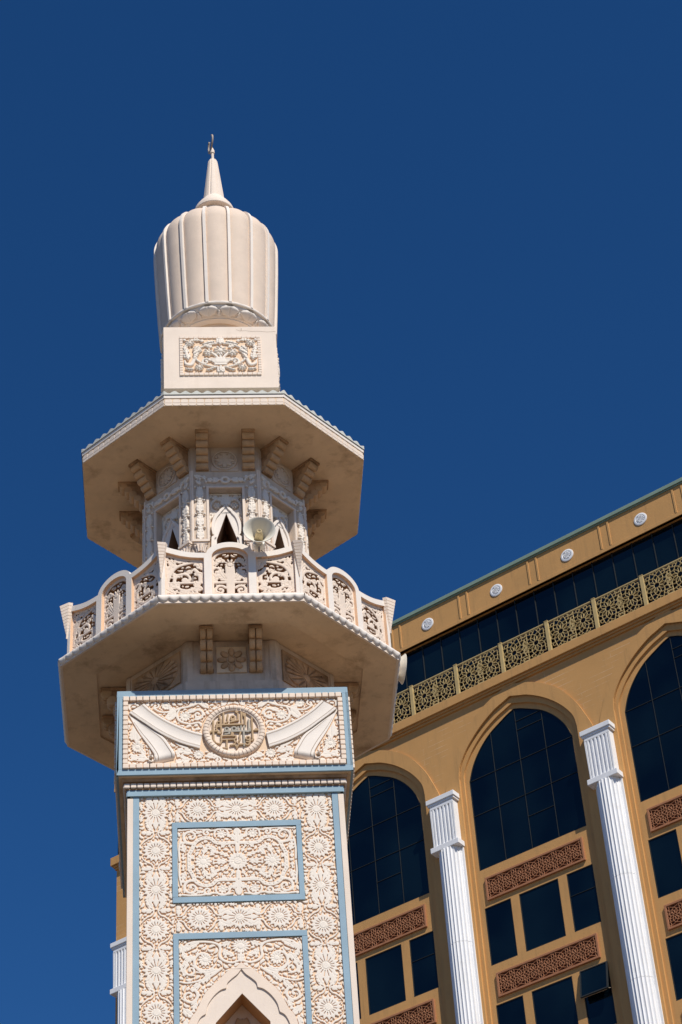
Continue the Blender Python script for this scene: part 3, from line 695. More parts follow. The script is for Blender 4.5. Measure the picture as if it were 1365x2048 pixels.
# ================================================================== balcony
b = MB(); b.plate([[(x, y) for x, y, _ in octz(2.505, 0)], [(x, y) for x, y, _ in octz(1.985, 0)][::-1]], lambda x, y, z: (x, y, z), 20.70, 20.83)
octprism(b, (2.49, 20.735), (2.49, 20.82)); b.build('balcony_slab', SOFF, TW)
def scallop(ap, hw, n_, zt, zb, zlift, outw):
    b = MB(); fr = FR(ap); P = []
    for i in range(n_*8+1):
        u = -hw+2*hw*i/(n_*8); s_ = ((i % 8)/4-1) if i % 8 else -1
        bb = zb+zlift*s_*s_; row = []
        for k in range(9):
            t = k/8; row.append(fr(u*(1+.0*t), zt+(bb-zt)*t, .004+outw*math.sin(PI*min(1, t*1.0))**.6*(1-.14*s_**16)))
        row.append(fr(u, bb+.004, -.02)); row.insert(0, fr(u, zt, -.02)); P.append(row)
    b.grid(P); return b
hb_ = 2.515*T8
spin(scallop(2.503, hb_+.004, 14, 20.84, 20.703, .050, .042).build('scalloped_edge', WHITE, TW, smooth=50), 8, TW)
b = MB(); b.plate([[(x, y) for x, y, _ in octz(2.508, 0)], [(x, y) for x, y, _ in octz(2.475, 0)][::-1]], lambda x, y, z: (x, y, z), 20.695, 20.84); b.build('slab_rim', CREAM, TW)
AB = 2.42; fb = FR(AB)
BP = empty('balustrade_panel', (0, 0, 0), 0, TW)
opL = [(.378, 20.92), (.945, 20.92), (.945, 21.715), (.84, 21.675), (.72, 21.635), (.58, 21.607), (.45, 21.597), (.378, 21.595)]
opR = [(-u, z) for u, z in opL]
arcI = [(.265*math.cos(a), 21.625+.165*math.sin(a)) for a in np.linspace(0, PI, 17)]+[(-.265, 20.92), (.265, 20.92)]
top = [(.999, 21.86), (.955, 21.835)]+cat([(.945, 21.815), (.80, 21.76), (.65, 21.715), (.50, 21.692), (.372, 21.685)], 4)
arcO = [(.345*math.cos(a), 21.66+.225*math.sin(a)) for a in np.linspace(.12, PI-.12, 19)]
outl_b = [(-.999, 20.80), (.999, 20.80)]+top+arcO+[(-u, z) for u, z in top[::-1]]
b = MB(); b.plate([outl_b, opL, opR, arcI], fb, -.17, 0); b.build('frame', WHITE, BP)
b = MB()
for lp in (opL, opR, arcI):      # peach painted lining of the openings
    cu, cz = sum(p[0] for p in lp)/len(lp), sum(p[1] for p in lp)/len(lp); n = len(lp)
    q = [(p[0]+(cu-p[0])*.012, p[1]+(cz-p[1])*.012) for p in lp]
    b.plate([lp, q], fb, -.167, -.004)
b.build('opening_lining', REVEAL, BP)
def lattice_side(r):       # foliage scroll, drawn for u>0 opening
    r.scroll(.66, 21.22, .245, 2.2, 1.35, .030, .020, 5, .13)
    r.line([(.37, 21.17), (.95, 21.17)], .021, smooth=False); r.disc(.66, 21.22, .05)
    r.line([(.92, 21.0), (.90, 21.25), (.80, 21.45), (.62, 21.53), (.42, 21.56)], [.02, .03, .024, .018])
    for x, y, a, l, w_, c in ((.92, 21.2, 1.4, .3, .13, .3), (.90, 21.38, 1.9, .27, .11, .5), (.8, 21.5, .9, .2, .1, -.3), (.62, 21.55, .2, .2, .09, .4), (.52, 21.50, 2.6, .17, .09, .3),
                              (.42, 21.42, 1.2, .16, .09, 0), (.40, 21.32, .4, .13, .07, -.8), (.40, 21.05, .3, .18, .09, -.6), (.45, 20.97, .0, .2, .08, .3), (.62, 20.97, .1, .2, .09, .4), (.80, 20.96, .5, .2, .1, .3),
                              (.90, 21.05, 2.2, .16, .09, .4), (.55, 21.40, -.6, .13, .07, .4), (.82, 21.30, 3.0, .13, .07, .4), (.78, 21.08, 1.8, .12, .07, -.3), (.50, 21.1, 1.4, .11, .06, .2)):
        r.leaf(x, y, a, l, w_, c, 3)
    r.line([(.36, 20.93), (.96, 20.93)], .028, smooth=False); r.line([(.385, 20.9), (.385, 21.58)], .02, smooth=False); r.line([(.938, 20.9), (.938, 21.70)], .02, smooth=False)
    r.line([(u, z-.012) for u, z in opL[2:]], .024)
rs = Relief(.365, .955, 20.90, 21.73, .008)
rs.T = [(1, 0, 0, 1, 0, 0)]; lattice_side(rs)
Xg, Yg = np.meshgrid(rs.X, rs.Y); rs.D[Yg > np.interp(Xg, [u for u, z in opL[2:]][::-1], [z for u, z in opL[2:]][::-1])+.015] = .05
rs.fill((Yg < np.interp(Xg, [u for u, z in opL[2:]][::-1], [z for u, z in opL[2:]][::-1])-.01) & (Yg > 20.94), .014, .009, .02, 140, seed=2)
fl = FR(AB-.095)
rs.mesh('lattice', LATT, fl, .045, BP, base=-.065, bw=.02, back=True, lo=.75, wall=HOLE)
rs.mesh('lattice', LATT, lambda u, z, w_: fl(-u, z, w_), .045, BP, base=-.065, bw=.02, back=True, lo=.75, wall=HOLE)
rc = Relief(-.28, .28, 20.90, 21.81, .008)
rc.line([(0, 20.9), (0, 21.45)], [.055, .05, .04, .075]); rc.flower(0, 21.50, .085, 10, .5, length=lambda a: .08+.04*max(0, math.sin(a)))
rc.line([(-.28, 21.17), (.28, 21.17)], .026, smooth=False); rc.line([(-.28, 20.93), (.28, 20.93)], .026, smooth=False); rc.ring(0, 21.61, .235, .022, ry=.145, a0=0, a1=PI)
rc.ring(0, 21.625, .262, .016, ry=.163, a0=-.1, a1=PI+.1)
for k in range(11): a = PI*(k+.5)/11; rc.disc(.25*math.cos(a), 21.615+.155*math.sin(a), .028)
rc.T = MX
rc.scroll(.15, 21.03, .085, 2.6, -1.2, .024, .016, 2, .07); rc.leaf(.06, 21.2, .9, .22, .10, .2, 4); rc.leaf(.05, 21.2, 1.2, .30, .09, -.1, 4); rc.scroll(.19, 21.38, .09, -1.8, 1.1, .024, .018, 2, .09)
rc.line([(.255, 20.9), (.255, 21.66)], .018, smooth=False); rc.leaf(.2, 21.19, 1.1, .16, .08, .4, 3); rc.leaf(.24, 21.5, 2.2, .18, .08, .5, 3); rc.leaf(.07, 21.55, .5, .13, .06, .3, 3); rc.leaf(.1, 20.95, .2, .14, .07, .3, 3)
Xg, Yg = np.meshgrid(rc.X, rc.Y); rc.fill((Xg > .01) & (Yg < 21.60+.16*np.sqrt(np.clip(1-(Xg/.265)**2, 0, 1))) & (Yg > 20.94), .014, .009, .018, 70, seed=6)
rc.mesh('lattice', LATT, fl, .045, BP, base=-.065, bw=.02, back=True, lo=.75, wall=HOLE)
spin(BP, 8, TW)
# tapering corner pendants with chevron courses, one at each balcony corner
CP = MB(); n = 11; d_ = Vector((-math.sin(PI/8), -math.cos(PI/8), 0)); t_ = Vector((math.cos(PI/8), -math.sin(PI/8), 0)); base_ = AB/math.cos(PI/8)
def pen(s_, z): 
    o_ = .135*s_; h_ = .085*s_; c = d_*base_
    return [tuple(c+t_*h_*q+d_*e+Vector((0, 0, z+dz*s_))) for q, e, dz in ((-1.0, -.045, .015), (-1.0, .02, .01), (0, o_, -.035), (1.0, .02, .01), (1.0, -.045, .015))]
for i in range(n):
    s1 = 1-.93*i/n; s2 = 1-.93*(i+1)/n; z1 = 21.845-.62*i/n; z2 = 21.845-.62*(i+1)/n
    CP.rings([pen(s1, z1), pen(s2*1.0+.004, z2+.009)]); CP.rings([pen(s2*.90, z2+.009), pen(s2*.90, z2)])
CP.build('corner_pendant', CREAM, TW)
o = bpy.data.objects['corner_pendant']; spin(o, 8, TW)

# ================================================================== drum under the canopy
AD = 1.277; fd = FR(AD); hd = AD*T8
b = MB(); octprism(b, (.60, 20.8), (.60, 24.85)); b.build('drum', DRUM, TW)
b = MB()
rec = [(-.262, 21.2), (.262, 21.2), (.262, 23.935), (-.262, 23.935)]
b.plate([[(-hd-.0, 20.8), (hd, 20.8), (hd, 24.85), (-hd, 24.85)], rec], fd, -.25, 0)
spin(b.build('drum_wall', DRUM, TW), 8, TW)
b = MB()    # moulding round the recess and corner fillets
for sx in (1, -1):
    b.prism([(sx*.262, 22.85), (sx*.30, 22.85), (sx*.30, 23.965), (sx*.262, 23.965)], fd, 0, .02)
    b.prism([(sx*(hd-.028), 22.85), (sx*(hd+.002), 22.85), (sx*(hd+.002), 24.3), (sx*(hd-.028), 24.3)], fd, 0, .015)
b.prism([(-.30, 23.935), (.30, 23.935), (.30, 23.968), (-.30, 23.968)], fd, 0, .023)
spin(b.build('recess_moulding', CREAM, TW), 8, TW)
r = Relief(-.505, .505, 22.84, 24.215, .0095)
r.ring(0, 24.09, .055, .022); r.T = MX
r.leaf(.09, 24.09, 0, .20, .085, 0, 4); r.leaf(.48, 24.19, -2.6, .13, .06, .5, 3); r.leaf(.40, 24.0, 1.3, .11, .06, -.6, 3); r.line([(.30, 24.05), (.34, 24.14), (.42, 24.18)], .014); r.leaf(.30, 24.14, .2, .12, .06, .2, 2)
for k, z in enumerate((22.86, 23.13, 23.41, 23.69)):
    r.leaf(.405, z, PI/2, .27, .098, 0, 5); r.disc(.335, z+.262, .017); r.disc(.475, z+.262, .017)
    r.line([(.365, z-.004), (.445, z-.004)], .011, smooth=False)
spin(r.mesh('drum_carving', CARVE, fd, .04, TW, base=-.003, bw=.016, lo=.6), 8, TW)
# recess back with ogee arch and triangular opening
fk = FR(AD-.16)
tri = [(-.158, 22.1), (.162, 22.1), (.162, 22.955), (.004, 23.49), (-.154, 22.955)]
b = MB(); b.plate([[(-.27, 21.2), (.27, 21.2), (.27, 23.95), (-.27, 23.95)], tri], fk, -.40, 0); spin(b.build('recess_panel', PEACH, TW), 8, TW)
b = MB(); b.plate([tri, [(.004+(u-.004)*.985, 22.9+(z-22.9)*.985) for u, z in tri]], fk, .070, -.39); spin(b.build('opening_lining', DARK, TW), 8, TW)  # added lining whose dark colour stands in for the shade in the opening
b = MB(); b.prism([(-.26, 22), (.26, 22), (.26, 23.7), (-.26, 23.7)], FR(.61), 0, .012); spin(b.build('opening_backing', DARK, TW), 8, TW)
ogee = cat([(0, 23.70), (.035, 23.62), (.085, 23.565), (.10, 23.55)], 4)+cat([(.105, 23.53), (.17, 23.45), (.215, 23.34), (.235, 23.2), (.22, 23.06)], 4)+[(.195, 23.03), (.235, 23.0), (.245, 22.8), (.245, 22.1)]
og = ogee+[(-u, z) for u, z in ogee[::-1]]
b = MB(); b.plate([og[:1]+og[1:], tri], fk, 0, .075); spin(b.build('ogee_arch', WHITE, TW, bevel=.005), 8, TW)
b = MB(); og2 = [(u*1.0, z) for u, z in og]; 
inn = [(u*.80, 22.1+(z-22.1)*.965) for u, z in og]
b.plate([og2, inn], fk, .075, .10); spin(b.build('arch_rim', WHITE, TW, bevel=.005), 8, TW)
r = Relief(-.262, .262, 23.0, 23.93, .0095)
r.leaf(0, 23.66, PI/2, .25, .14, 0, 5); r.T = MX
r.line([(.02, 23.62), (.03, 23.74), (.10, 23.82), (.19, 23.79), (.235, 23.70), (.21, 23.6), (.15, 23.57)], [.02, .02, .016]); r.flower(.135, 23.685, .065, 6, .33, lift=.012)
r.leaf(.05, 23.78, .9, .18, .08, -.8, 4); r.leaf(.12, 23.83, .5, .14, .07, -.3, 3); r.leaf(.23, 23.62, -1.8, .26, .10, .1, 4); r.leaf(.13, 23.57, -.9, .17, .07, -.2, 3); r.leaf(.24, 23.35, -1.6, .2, .05, 0, 3); r.leaf(.245, 23.15, -1.6, .15, .04, 0, 3)
Xg, Yg = np.meshgrid(r.X, r.Y); r.D[np.abs(Xg) < np.interp(-Yg, [-z for u, z in ogee], [u for u, z in ogee], left=-1)+.028] = .05
r.line([(.253, 23.05), (.253, 23.9)], .011, smooth=False); r.line([(0, 23.918), (.25, 23.918)], .012, smooth=False)
spin(r.mesh('recess_carving', CARVE, fk, .045, TW, base=-.003, bw=.02, lo=.5), 8, TW)
b = MB()    # pilaster consoles
for sx in (1, -1):
    u = sx*.405; c0 = min(abs(.125), .12)
    b.prism([(u-.118, 22.80), (u+.118, 22.80), (u+.118, 22.845), (u-.118, 22.845)], fd, 0, .075)
    b.prism([(u-.105, 22.77), (u+.105, 22.77), (u+.105, 22.80), (u-.105, 22.80)], fd, 0, .055)
    P = []
    for z, h_, w_ in ((22.77, .10, .06), (22.72, .085, .055), (22.64, .062, .04), (22.5, .055, .032), (20.9, .055, .03)):
        P.append([fd(u+h_*math.cos(a), z, w_*math.sin(a)*1.0+.0) for a in np.linspace(0, PI, 13)])
    b.grid(P)
    for k in range(5): b.tube([fd(u+.09*q*math.cos(PI*(k+.5)/5)+0, z, e+.055*math.sin(PI*(k+.5)/5)) for z, q, e in ((22.62, .62, 0), (22.70, .8, .005), (22.75, 1.1, .012), (22.755, 1.2, .006))], [.016, .018, .018, .008], 6)
spin(b.build('pilaster_console', CREAM, TW), 8, TW)
b = MB(); b.prism([(-.212, 24.285), (.212, 24.285), (.212, 24.73), (-.212, 24.73)], fd, 0, .018); PN = b.build('rosette_panel', DRUM, TW)
r = Relief(-.205, .205, 24.29, 24.72, .009)
r.ring(0, 24.50, .19, .014); r.flower(0, 24.50, .155, 8, .3); 
for k in range(8): a = 2*PI*(k+.5)/8; r.disc(.145*math.cos(a), 24.50+.145*math.sin(a), .018)
r.mesh('rosette', DRUM, FR(AD+.018), .024, PN, bw=.014, lo=.6); spin(PN, 8, TW)
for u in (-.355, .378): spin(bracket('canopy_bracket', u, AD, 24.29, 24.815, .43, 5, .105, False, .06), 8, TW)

# ================================================================== canopy
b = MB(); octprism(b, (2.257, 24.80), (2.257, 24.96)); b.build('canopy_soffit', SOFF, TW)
AC = 2.250; he = AC*T8; fc = FR(AC); b = MB()
b.prism([(-he, 24.838), (he, 24.838), (he+.008, 24.856), (-he-.008, 24.856)], fc, -.02, .013)
b2 = MB(); ht2 = 2.258*T8
spin(b.build('edge_bead', CREAM, TW), 8, TW)
b2.prism([(-ht2-.012, 24.955), (ht2+.012, 24.955), (ht2+.016, 25.045), (-ht2-.016, 25.045)], FR(2.258), -.06, .012); spin(b2.build('fascia', WHITE, TW, bevel=.006), 8, TW)
b = MB(); nt_ = 15
for i in range(nt_):
    u0 = -he+2*he*i/nt_+.004; u1 = -he+2*he*(i+1)/nt_-.004; m_ = (u0+u1)/2; q = (u1-u0)/2
    pr = [(u0, 24.858), (u1, 24.858)]+[(m_+q*math.cos(a)*1.0, 24.905+.032*math.sin(a)**.6) for a in np.linspace(0, PI, 9)]
    b.prism(pr, fc, -.01, .016)
    pr = [(u1, 24.838), (u0, 24.838)]+[(m_-q*math.cos(a), 24.818-.018*math.sin(a)**.6) for a in np.linspace(0, PI, 7)]
    b.prism(pr[::-1], fc, -.01, .014)
spin(b.build('tab_course', CREAM, TW, bevel=.004), 8, TW)
b = MB(); P = []; K = 11*10
for i in range(K+1):
    s_ = -1+2*i/K; wv_ = .5+.5*math.cos(2*PI*11*i/K); row = []
    for k in range(8):
        t = k/7; ap = 2.285-(2.285-.95)*t; row.append((s_*ap*T8, -ap, 25.045+.58*t**1.05+.050*wv_))
    row.insert(0, (s_*2.285*T8, -2.285, 25.02)); P.append(row)
b.grid(P); spin(b.build('roof_tiles', TILE, TW, smooth=50), 8, TW)

# ================================================================== top box
HB = .953; fx = FR(HB)
b = MB(); b.rings([sqz(.80, 25.3), sqz(.80, 26.42)]); b.build('box_plinth', GREYP, TW)
b = MB(); b.rings([sqz(HB, 26.427), sqz(HB, 27.868)]); b.build('top_box', CREAM, TW, bevel=.006)
b = MB(); nu, nz = 17, 14
for i in range(nu):
    u0 = -.685+1.37*i/nu
    for z0, z1 in ((27.575, 27.63), (26.712, 26.767)): b.prism([(u0, z0), (u0+1.37/nu-.008, z0), (u0+1.37/nu-.008, z1), (u0, z1)], fx, -.01, .026)
for i in range(nz):
    z0 = 26.77+.803*i/nz
    for u0 in (-.685, .63): b.prism([(u0, z0), (u0+.055, z0), (u0+.055, z0+.803/nz-.008), (u0, z0+.803/nz-.008)], fx, -.01, .026)
PB = b.build('panel_border', CREAM, TW, bevel=.006)
b = MB(); b.prism([(-.632, 26.765), (.632, 26.765), (.632, 27.577), (-.632, 27.577)], fx, -.01, .004); b.build('panel_ground', PEACH, PB)
r = Relief(-.632, .632, 26.765, 27.577, .008); zc = 27.17; L = .018
r.flower(0, zc+.10, .125, 9, .36, lift=L); r.line([(-.17, zc-.085), (.17, zc-.085)], .02, smooth=False); r.line([(-.05, zc-.14), (.05, zc-.14)], .05, smooth=False)
for t in np.linspace(0, 1, 6): r.line([(-(.19-.10*t), zc-.10-.10*t), (.19-.10*t, zc-.10-.10*t)], .012, smooth=False)
r.line([(-.10, zc-.22), (.10, zc-.22)], .018, smooth=False); r.line([(0, zc-.09), (0, zc+.05)], .022); r.leaf(0, zc+.26, PI/2, .14, .12, 0, 3, lift=L); r.leaf(0, zc-.27, -PI/2, .12, .12, 0, 3, lift=L)
r.T = MX
r.flower(.205, zc+.06, .09, 7, .36, lift=L); r.line([(.04, zc-.08), (.10, zc+.0), (.15, zc+.04)], .018); r.line([(.03, zc-.08), (.09, zc+.02)], .02)
ov = [(.43*math.cos(a), zc+.28*math.sin(a)*1.0) for a in np.linspace(-PI/2+.12, PI/2-.15, 16)]
r.line(ov, .021)
for p in ov[1::1]: r.disc(p[0], p[1], .009, 'G', 1)
r.leaf(.10, zc+.31, -.1, .22, .07, -.5, 4, lift=L); r.leaf(.36, zc+.20, -.6, .14, .08, -.7, 3, lift=L); r.leaf(.45, zc+.02, 2.3, .18, .075, .4, 4, lift=L); r.leaf(.44, zc-.08, 2.0, .14, .06, .3, 3, lift=L)
r.flower(.51, zc+.28, .085, 8, .38, lift=L); r.flower(.36, zc-.285, .08, 8, .4, lift=L); r.leaf(.545, zc-.10, 1.35, .27, .105, .2, 4, lift=L)
r.line([(.41, zc+.02), (.45, zc-.12), (.50, zc-.22), (.58, zc-.20), (.60, zc-.12)], [.02, .03, .036, .028, .012]); r.leaf(.46, zc-.33, -.05, .14, .06, .5, 3, lift=L); r.leaf(.24, zc-.35, 2.9, .17, .055, -.4, 3, lift=L)
r.leaf(.6, zc+.14, 1.7, .14, .07, .4, 3); r.scroll(.25, zc-.15, .07, 2.8, -1.1, .022, .016); r.leaf(.35, zc+.36, .1, .15, .06, -.2, 3); r.leaf(.28, zc+.33, .3, .1, .06, 0, 2); r.disc(.6, zc+.36, .03); r.leaf(.1, zc+.02, .6, .14, .06, .3, 3); r.leaf(.14, zc+.18, .6, .14, .07, -.3, 3)
r.mesh('panel_carving', CARVE, fx, .04, PB, base=.0, bw=.02, lo=.45, wall=PEACH)
spin(PB, 4, TW)
b = MB()
pts = [(.28, 27.80), (.34, 27.765), (.44, 27.77), (.55, 27.75), (.66, 27.755), (.80, 27.735), (.95, 27.745)]
for i in range(len(pts)-1):
    (x0, z0), (x1, z1) = pts[i:i+2]; b.prism([(x0, z0-.0025), (x1, z1-.0025), (x1, z1+.0025), (x0, z0+.0025)], fx, -.002, .0015)
b.prism([(.36, 27.765), (.368, 27.765), (.372, 27.83), (.364, 27.83)], fx, -.002, .002)
b.build('plaster_crack', GROOV, TW)

# ================================================================== dome
NL = 16
def dr(z):
    zs = [28.36, 28.6, 29.0, 29.5, 30.0, 30.4, 30.6]; rs_ = [1.02, 1.035, 1.06, 1.085, 1.11, 1.125, 1.13]
    return float(np.interp(z, zs, rs_))
prof = [(dr(z), z) for z in np.linspace(28.42, 30.55, 16)]
prof += [(.58+.55*math.cos(a)**.9, 30.52+.57*math.sin(a)) for a in np.linspace(.1, PI/2-.02, 13)]+[(.42, 31.11), (.28, 31.14)]
b = MB(); P = []
for rr, z in prof:
    row = []
    for k in range(NL*12+1):
        a = -PI/2+2*PI*(k/12-.5)/NL; s_ = (k % 12)/6-1
        am = min(1, max(0, (rr-.28)/.45))
        row.append(((rr-.08*am*(1-math.sqrt(max(0, 1-(s_*.98)**2))))*math.cos(a), (rr-.08*am*(1-math.sqrt(max(0, 1-(s_*.98)**2))))*math.sin(a), z))
    P.append(row)
b.grid(P)
b.grid([[((q-.02)*p[0]/math.hypot(p[0], p[1]) if q < 1 else p[0], (q-.02)*p[1]/math.hypot(p[0], p[1]) if q < 1 else p[1], p[2]) for p in P[0]] for q in (1, .93)])
b.build('dome', DOMEM, TW, smooth=60, normals=False)
b = MB(); a = -PI/2+PI/NL; ca, sa = math.cos(a), math.sin(a); P = []
rp = [(rr, z) for rr, z in prof if rr > .40]
for rr, z in rp:
    h_ = .026*min(1, rr/.7); o1 = rr-.075; o2 = rr+.012
    P.append([(ca*o+(-sa)*t, sa*o+ca*t, z) for o, t in ((o1, -h_), (o2, -h_), (o2, h_), (o1, h_))])
b.rings(P); spin(b.build('rib', WHITE, TW, bevel=.005), NL, TW)
# lotus ring below the dome
b = MB(); P = []; K = 16*36
b.lathe([(.98, 28.47), (1.022, 28.44), (1.028, 28.415), (1.02, 28.395), (.99, 28.385), (.97, 28.38)], 96)
for j in range(31):
    t = j/30; rr = .985-.145*t; z = 28.378-.125*t**.62; row = []
    for k in range(K+1):
        a = -PI/2+2*PI*(k/36)/16; s2 = abs(((k % 36)/18-1)); e = 0.0
        hw2 = .86*math.sqrt(max(0, 1-max(0, (t-.28)/.68)**2)) if t > .28 else .86*math.sqrt(max(0, 1-((.28-t)/.30)**2))
        if s2 < hw2: e = .016+.030*math.sqrt(max(0, 1-(s2/hw2)**2))-.010*math.exp(-(s2/.05)**2)
        d2 = 1-s2; hd_ = .22*max(0, (t-.30)/.6)**.8 if t < .9 else .22*math.sqrt(max(0, (1-t)/.1))
        if d2 < hd_: e = max(e, .034)
        row.append(((rr+e*.45)*math.cos(a), (rr+e*.45)*math.sin(a), z-e*.9))
    P.append(row)
b.grid(P); b.lathe([(.845, 28.262), (.85, 28.25), (.838, 28.235), (.82, 28.23), (.815, 28.205), (.71, 28.20)], 96); b.build('lotus_ring', WHITE, TW, smooth=35, normals=False)
b = MB(); b.lathe([(.99, 28.45), (.90, 28.42)], 48); b.lathe([(.712, 28.21), (.70, 28.15), (.70, 27.95), (.74, 27.90), (.75, 27.86)], 64); b.build('dome_neck', PEACH, TW, smooth=30, normals=False)
b = MB()
b.lathe([(.285, 31.05), (.285, 31.76), (.33, 31.765)], 40); b.build('spire_neck', CREAM, TW, smooth=30, normals=False)
b = MB(); b.lathe([(.27, 31.755), (.372, 31.757), (.38, 31.77), (.378, 31.82), (.355, 31.89), (.30, 31.99), (.24, 32.08), (.195, 32.16), (.15, 32.2)], 48); b.build('spire_collar', CREAM, TW, smooth=30, normals=False)
b = MB(); P = []
for z, rr in ((32.0, .21), (32.16, .198), (33.22, .094), (33.27, .086), (33.31, .068), (33.335, .03)):
    row = []
    for k in range(8*6+1):
        a = -PI/2+2*PI*(k/6-.5)/8; q = (k % 6)
        row.append(((rr-(.012 if q == 0 else 0))*math.cos(a), (rr-(.012 if q == 0 else 0))*math.sin(a), z))
    P.append(row)
b.grid(P); SP = b.build('spire', CREAM, TW, smooth=25, normals=False)
b = MB(); b.lathe([(.028, 33.30), (.026, 33.52), (.04, 33.525), (.042, 33.56), (.040, 33.60), (.022, 33.65), (.016, 33.68)], 16); b.build('finial_rod', CREAM, TW, smooth=40, normals=False)
# crescent, turned almost edge-on to the street
b = MB(); rings = []; cz, ro = 33.86, .175
for i in range(25):
    a = R(-90-148+296*i/24); t = math.sin(PI*i/24); rw = .008+.030*t
    c = Vector((math.cos(a)*(ro-.01), 0, cz+math.sin(a)*(ro)))
    nrm = Vector((math.cos(a), 0, math.sin(a)))
    rings.append([tuple(c+nrm*rw*math.cos(q)+Vector((0, .018*math.sin(q), 0))) for q in np.linspace(0, 2*PI, 9)[:-1]])
b.rings(rings); o = b.build('crescent', METAL, TW, smooth=True); o.rotation_euler = (0, 0, R(-77)); o.location = (-.03, .01, -.035)

# ================================================================== horn loudspeakers
def horn(name, label, loc, rz, pitch, rad, drop=1.0):
    t = empty(name, loc, 0); t.rotation_euler = (pitch, 0, rz); t['label'] = label; t['category'] = 'loudspeaker'; t['group'] = 'horn loudspeakers on the balcony'
    k = rad/.23
    def ax(x, y, z): return (x*k, -z*k, y*k)          # axis along local -y (mouth forward)
    b = MB(); b.lathe([(.045, -.30), (.05, -.27), (.075, -.22), (.115, -.15), (.165, -.075), (.21, -.02), (.232, 0), (.238, .006), (.234, .012), (.222, .006), (.19, -.035), (.15, -.085), (.105, -.14), (.07, -.19), (.05, -.22), (0, -.225)], 48, ax)
    o = b.build('bell', HORNW, t, smooth=60, normals=False)
    b = MB(); b.lathe([(0, -.22), (.068, -.215), (.062, -.13), (.048, -.06), (.040, -.03), (.030, -.024), (0, -.045)], 32, ax); b.build('inner_cone', HORNT, t, smooth=50, normals=False)
    b = MB(); b.lathe([(0, -.42), (.06, -.415), (.085, -.40), (.09, -.37), (.09, -.30), (.08, -.27), (.045, -.265)], 32, ax); b.build('driver_case', HORNW, t, smooth=40, normals=False)
    b = MB(); b.tube([ax(0, -.04, -.29), ax(0, -.17*drop, -.29), ax(0, -.19*drop, -.30), ax(0, -.24*drop, -.34)], .014, 8); b.box(-.03*k, .03*k, .28*k, .36*k, -.28*k*drop, -.24*k*drop); b.build('bracket', METAL, t)
    b = MB(); b.tube([ax(.03, -.08, -.37), ax(.10, -.16*drop, -.36), ax(.13, -.26*drop, -.33), ax(.12, -.40*drop, -.34)], .007, 6); b.build('cable', MULL, t)
    return t
h1 = horn('horn_loudspeaker', 'pale horn loudspeaker with tan inner cone facing out over the front rail of the balcony', (.435, -2.70, 21.875), 0, 0, .232)
h2 = horn('horn_loudspeaker', 'white horn loudspeaker seen side-on beyond the right corner of the balcony slab', (2.64, -.42, 20.98), R(97), R(4), .23, .4)

# ================================================================== office building
PHI = R(-39.6)
BX = empty('office_building', (6.69674841, 23.06918684, 0), PHI)
BX['label'] = 'ochre building with arched dark windows, white fluted columns and pierced railing behind the minaret'; BX['category'] = 'building'
FB = lambda u, z, w_: (u, -w_, z)
PER, C0 = 5.04, 1.985
def cmir(pts): return pts+[(-u, z) for u, z in pts[::-1] if abs(u) > 1e-6]
arcG = cat([(0, 36.094), (.22, 36.01), (.444, 35.893), (.836, 35.668), (1.156, 35.382), (1.406, 35.06), (1.568, 34.755), (1.692, 34.40)], 4)
arcM = cat([(0, 36.25), (.27, 36.145), (.55, 36.03), (1.0, 35.755), (1.367, 35.41), (1.615, 35.08), (1.79, 34.74), (1.83, 34.45)], 4)
arcP = cat([(0, 36.46), (.27, 36.355), (.57, 36.235), (1.02, 35.945), (1.42, 35.58), (1.69, 35.245), (1.88, 34.9), (1.94, 34.55)], 4)
arcO = cat([(0, 36.86), (.3, 36.76), (.75, 36.58), (1.25, 36.26), (1.64, 35.88), (2.03, 35.28), (2.23, 34.82), (2.40, 34.37), (2.519, 33.9)], 4)
ZB = 19.0; FL = 2.83; NF = 4
wins = [(-1.675, -.845), (-.585, .635), (.895, 1.695)]
BAYS = (-2, -1, 0, 1, 2)
def shift(lp, k): return [(u+C0+PER*k, z) for u, z in lp]
LEFT, RIGHT = -12.62, 17.0
holesW = []
for k in BAYS:
    holesW.append(shift([(u*1.004, z) for u, z in cmir(arcP)][:]+[(-1.95, ZB-.4), (1.95, ZB-.4)] if False else cmir(arcP)[:len(arcP)]+[(1.95, ZB), (-1.95, ZB)]+cmir(arcP)[len(arcP):], k))
b = MB(); b.plate([[(LEFT, 0), (RIGHT, 0), (RIGHT, 36.95), (LEFT, 36.95)]]+holesW, FB, -.75, -.35); b.build('wall', OCHREB, BX)
b = MB()
b.box(LEFT, LEFT+.4, .74, 15, 0, 36.95); b.box(RIGHT-.4, RIGHT, .74, 15, 0, 36.95); b.box(LEFT+.4, RIGHT-.4, 14.6, 15, 0, 36.95); b.box(LEFT+.4, RIGHT-.4, .75, 14.6, 36.75, 36.94); b.build('side_wall', OCHREB, BX)
def dupl(o, k): c = copy_tree(o, BX); c.location.x += k; return c
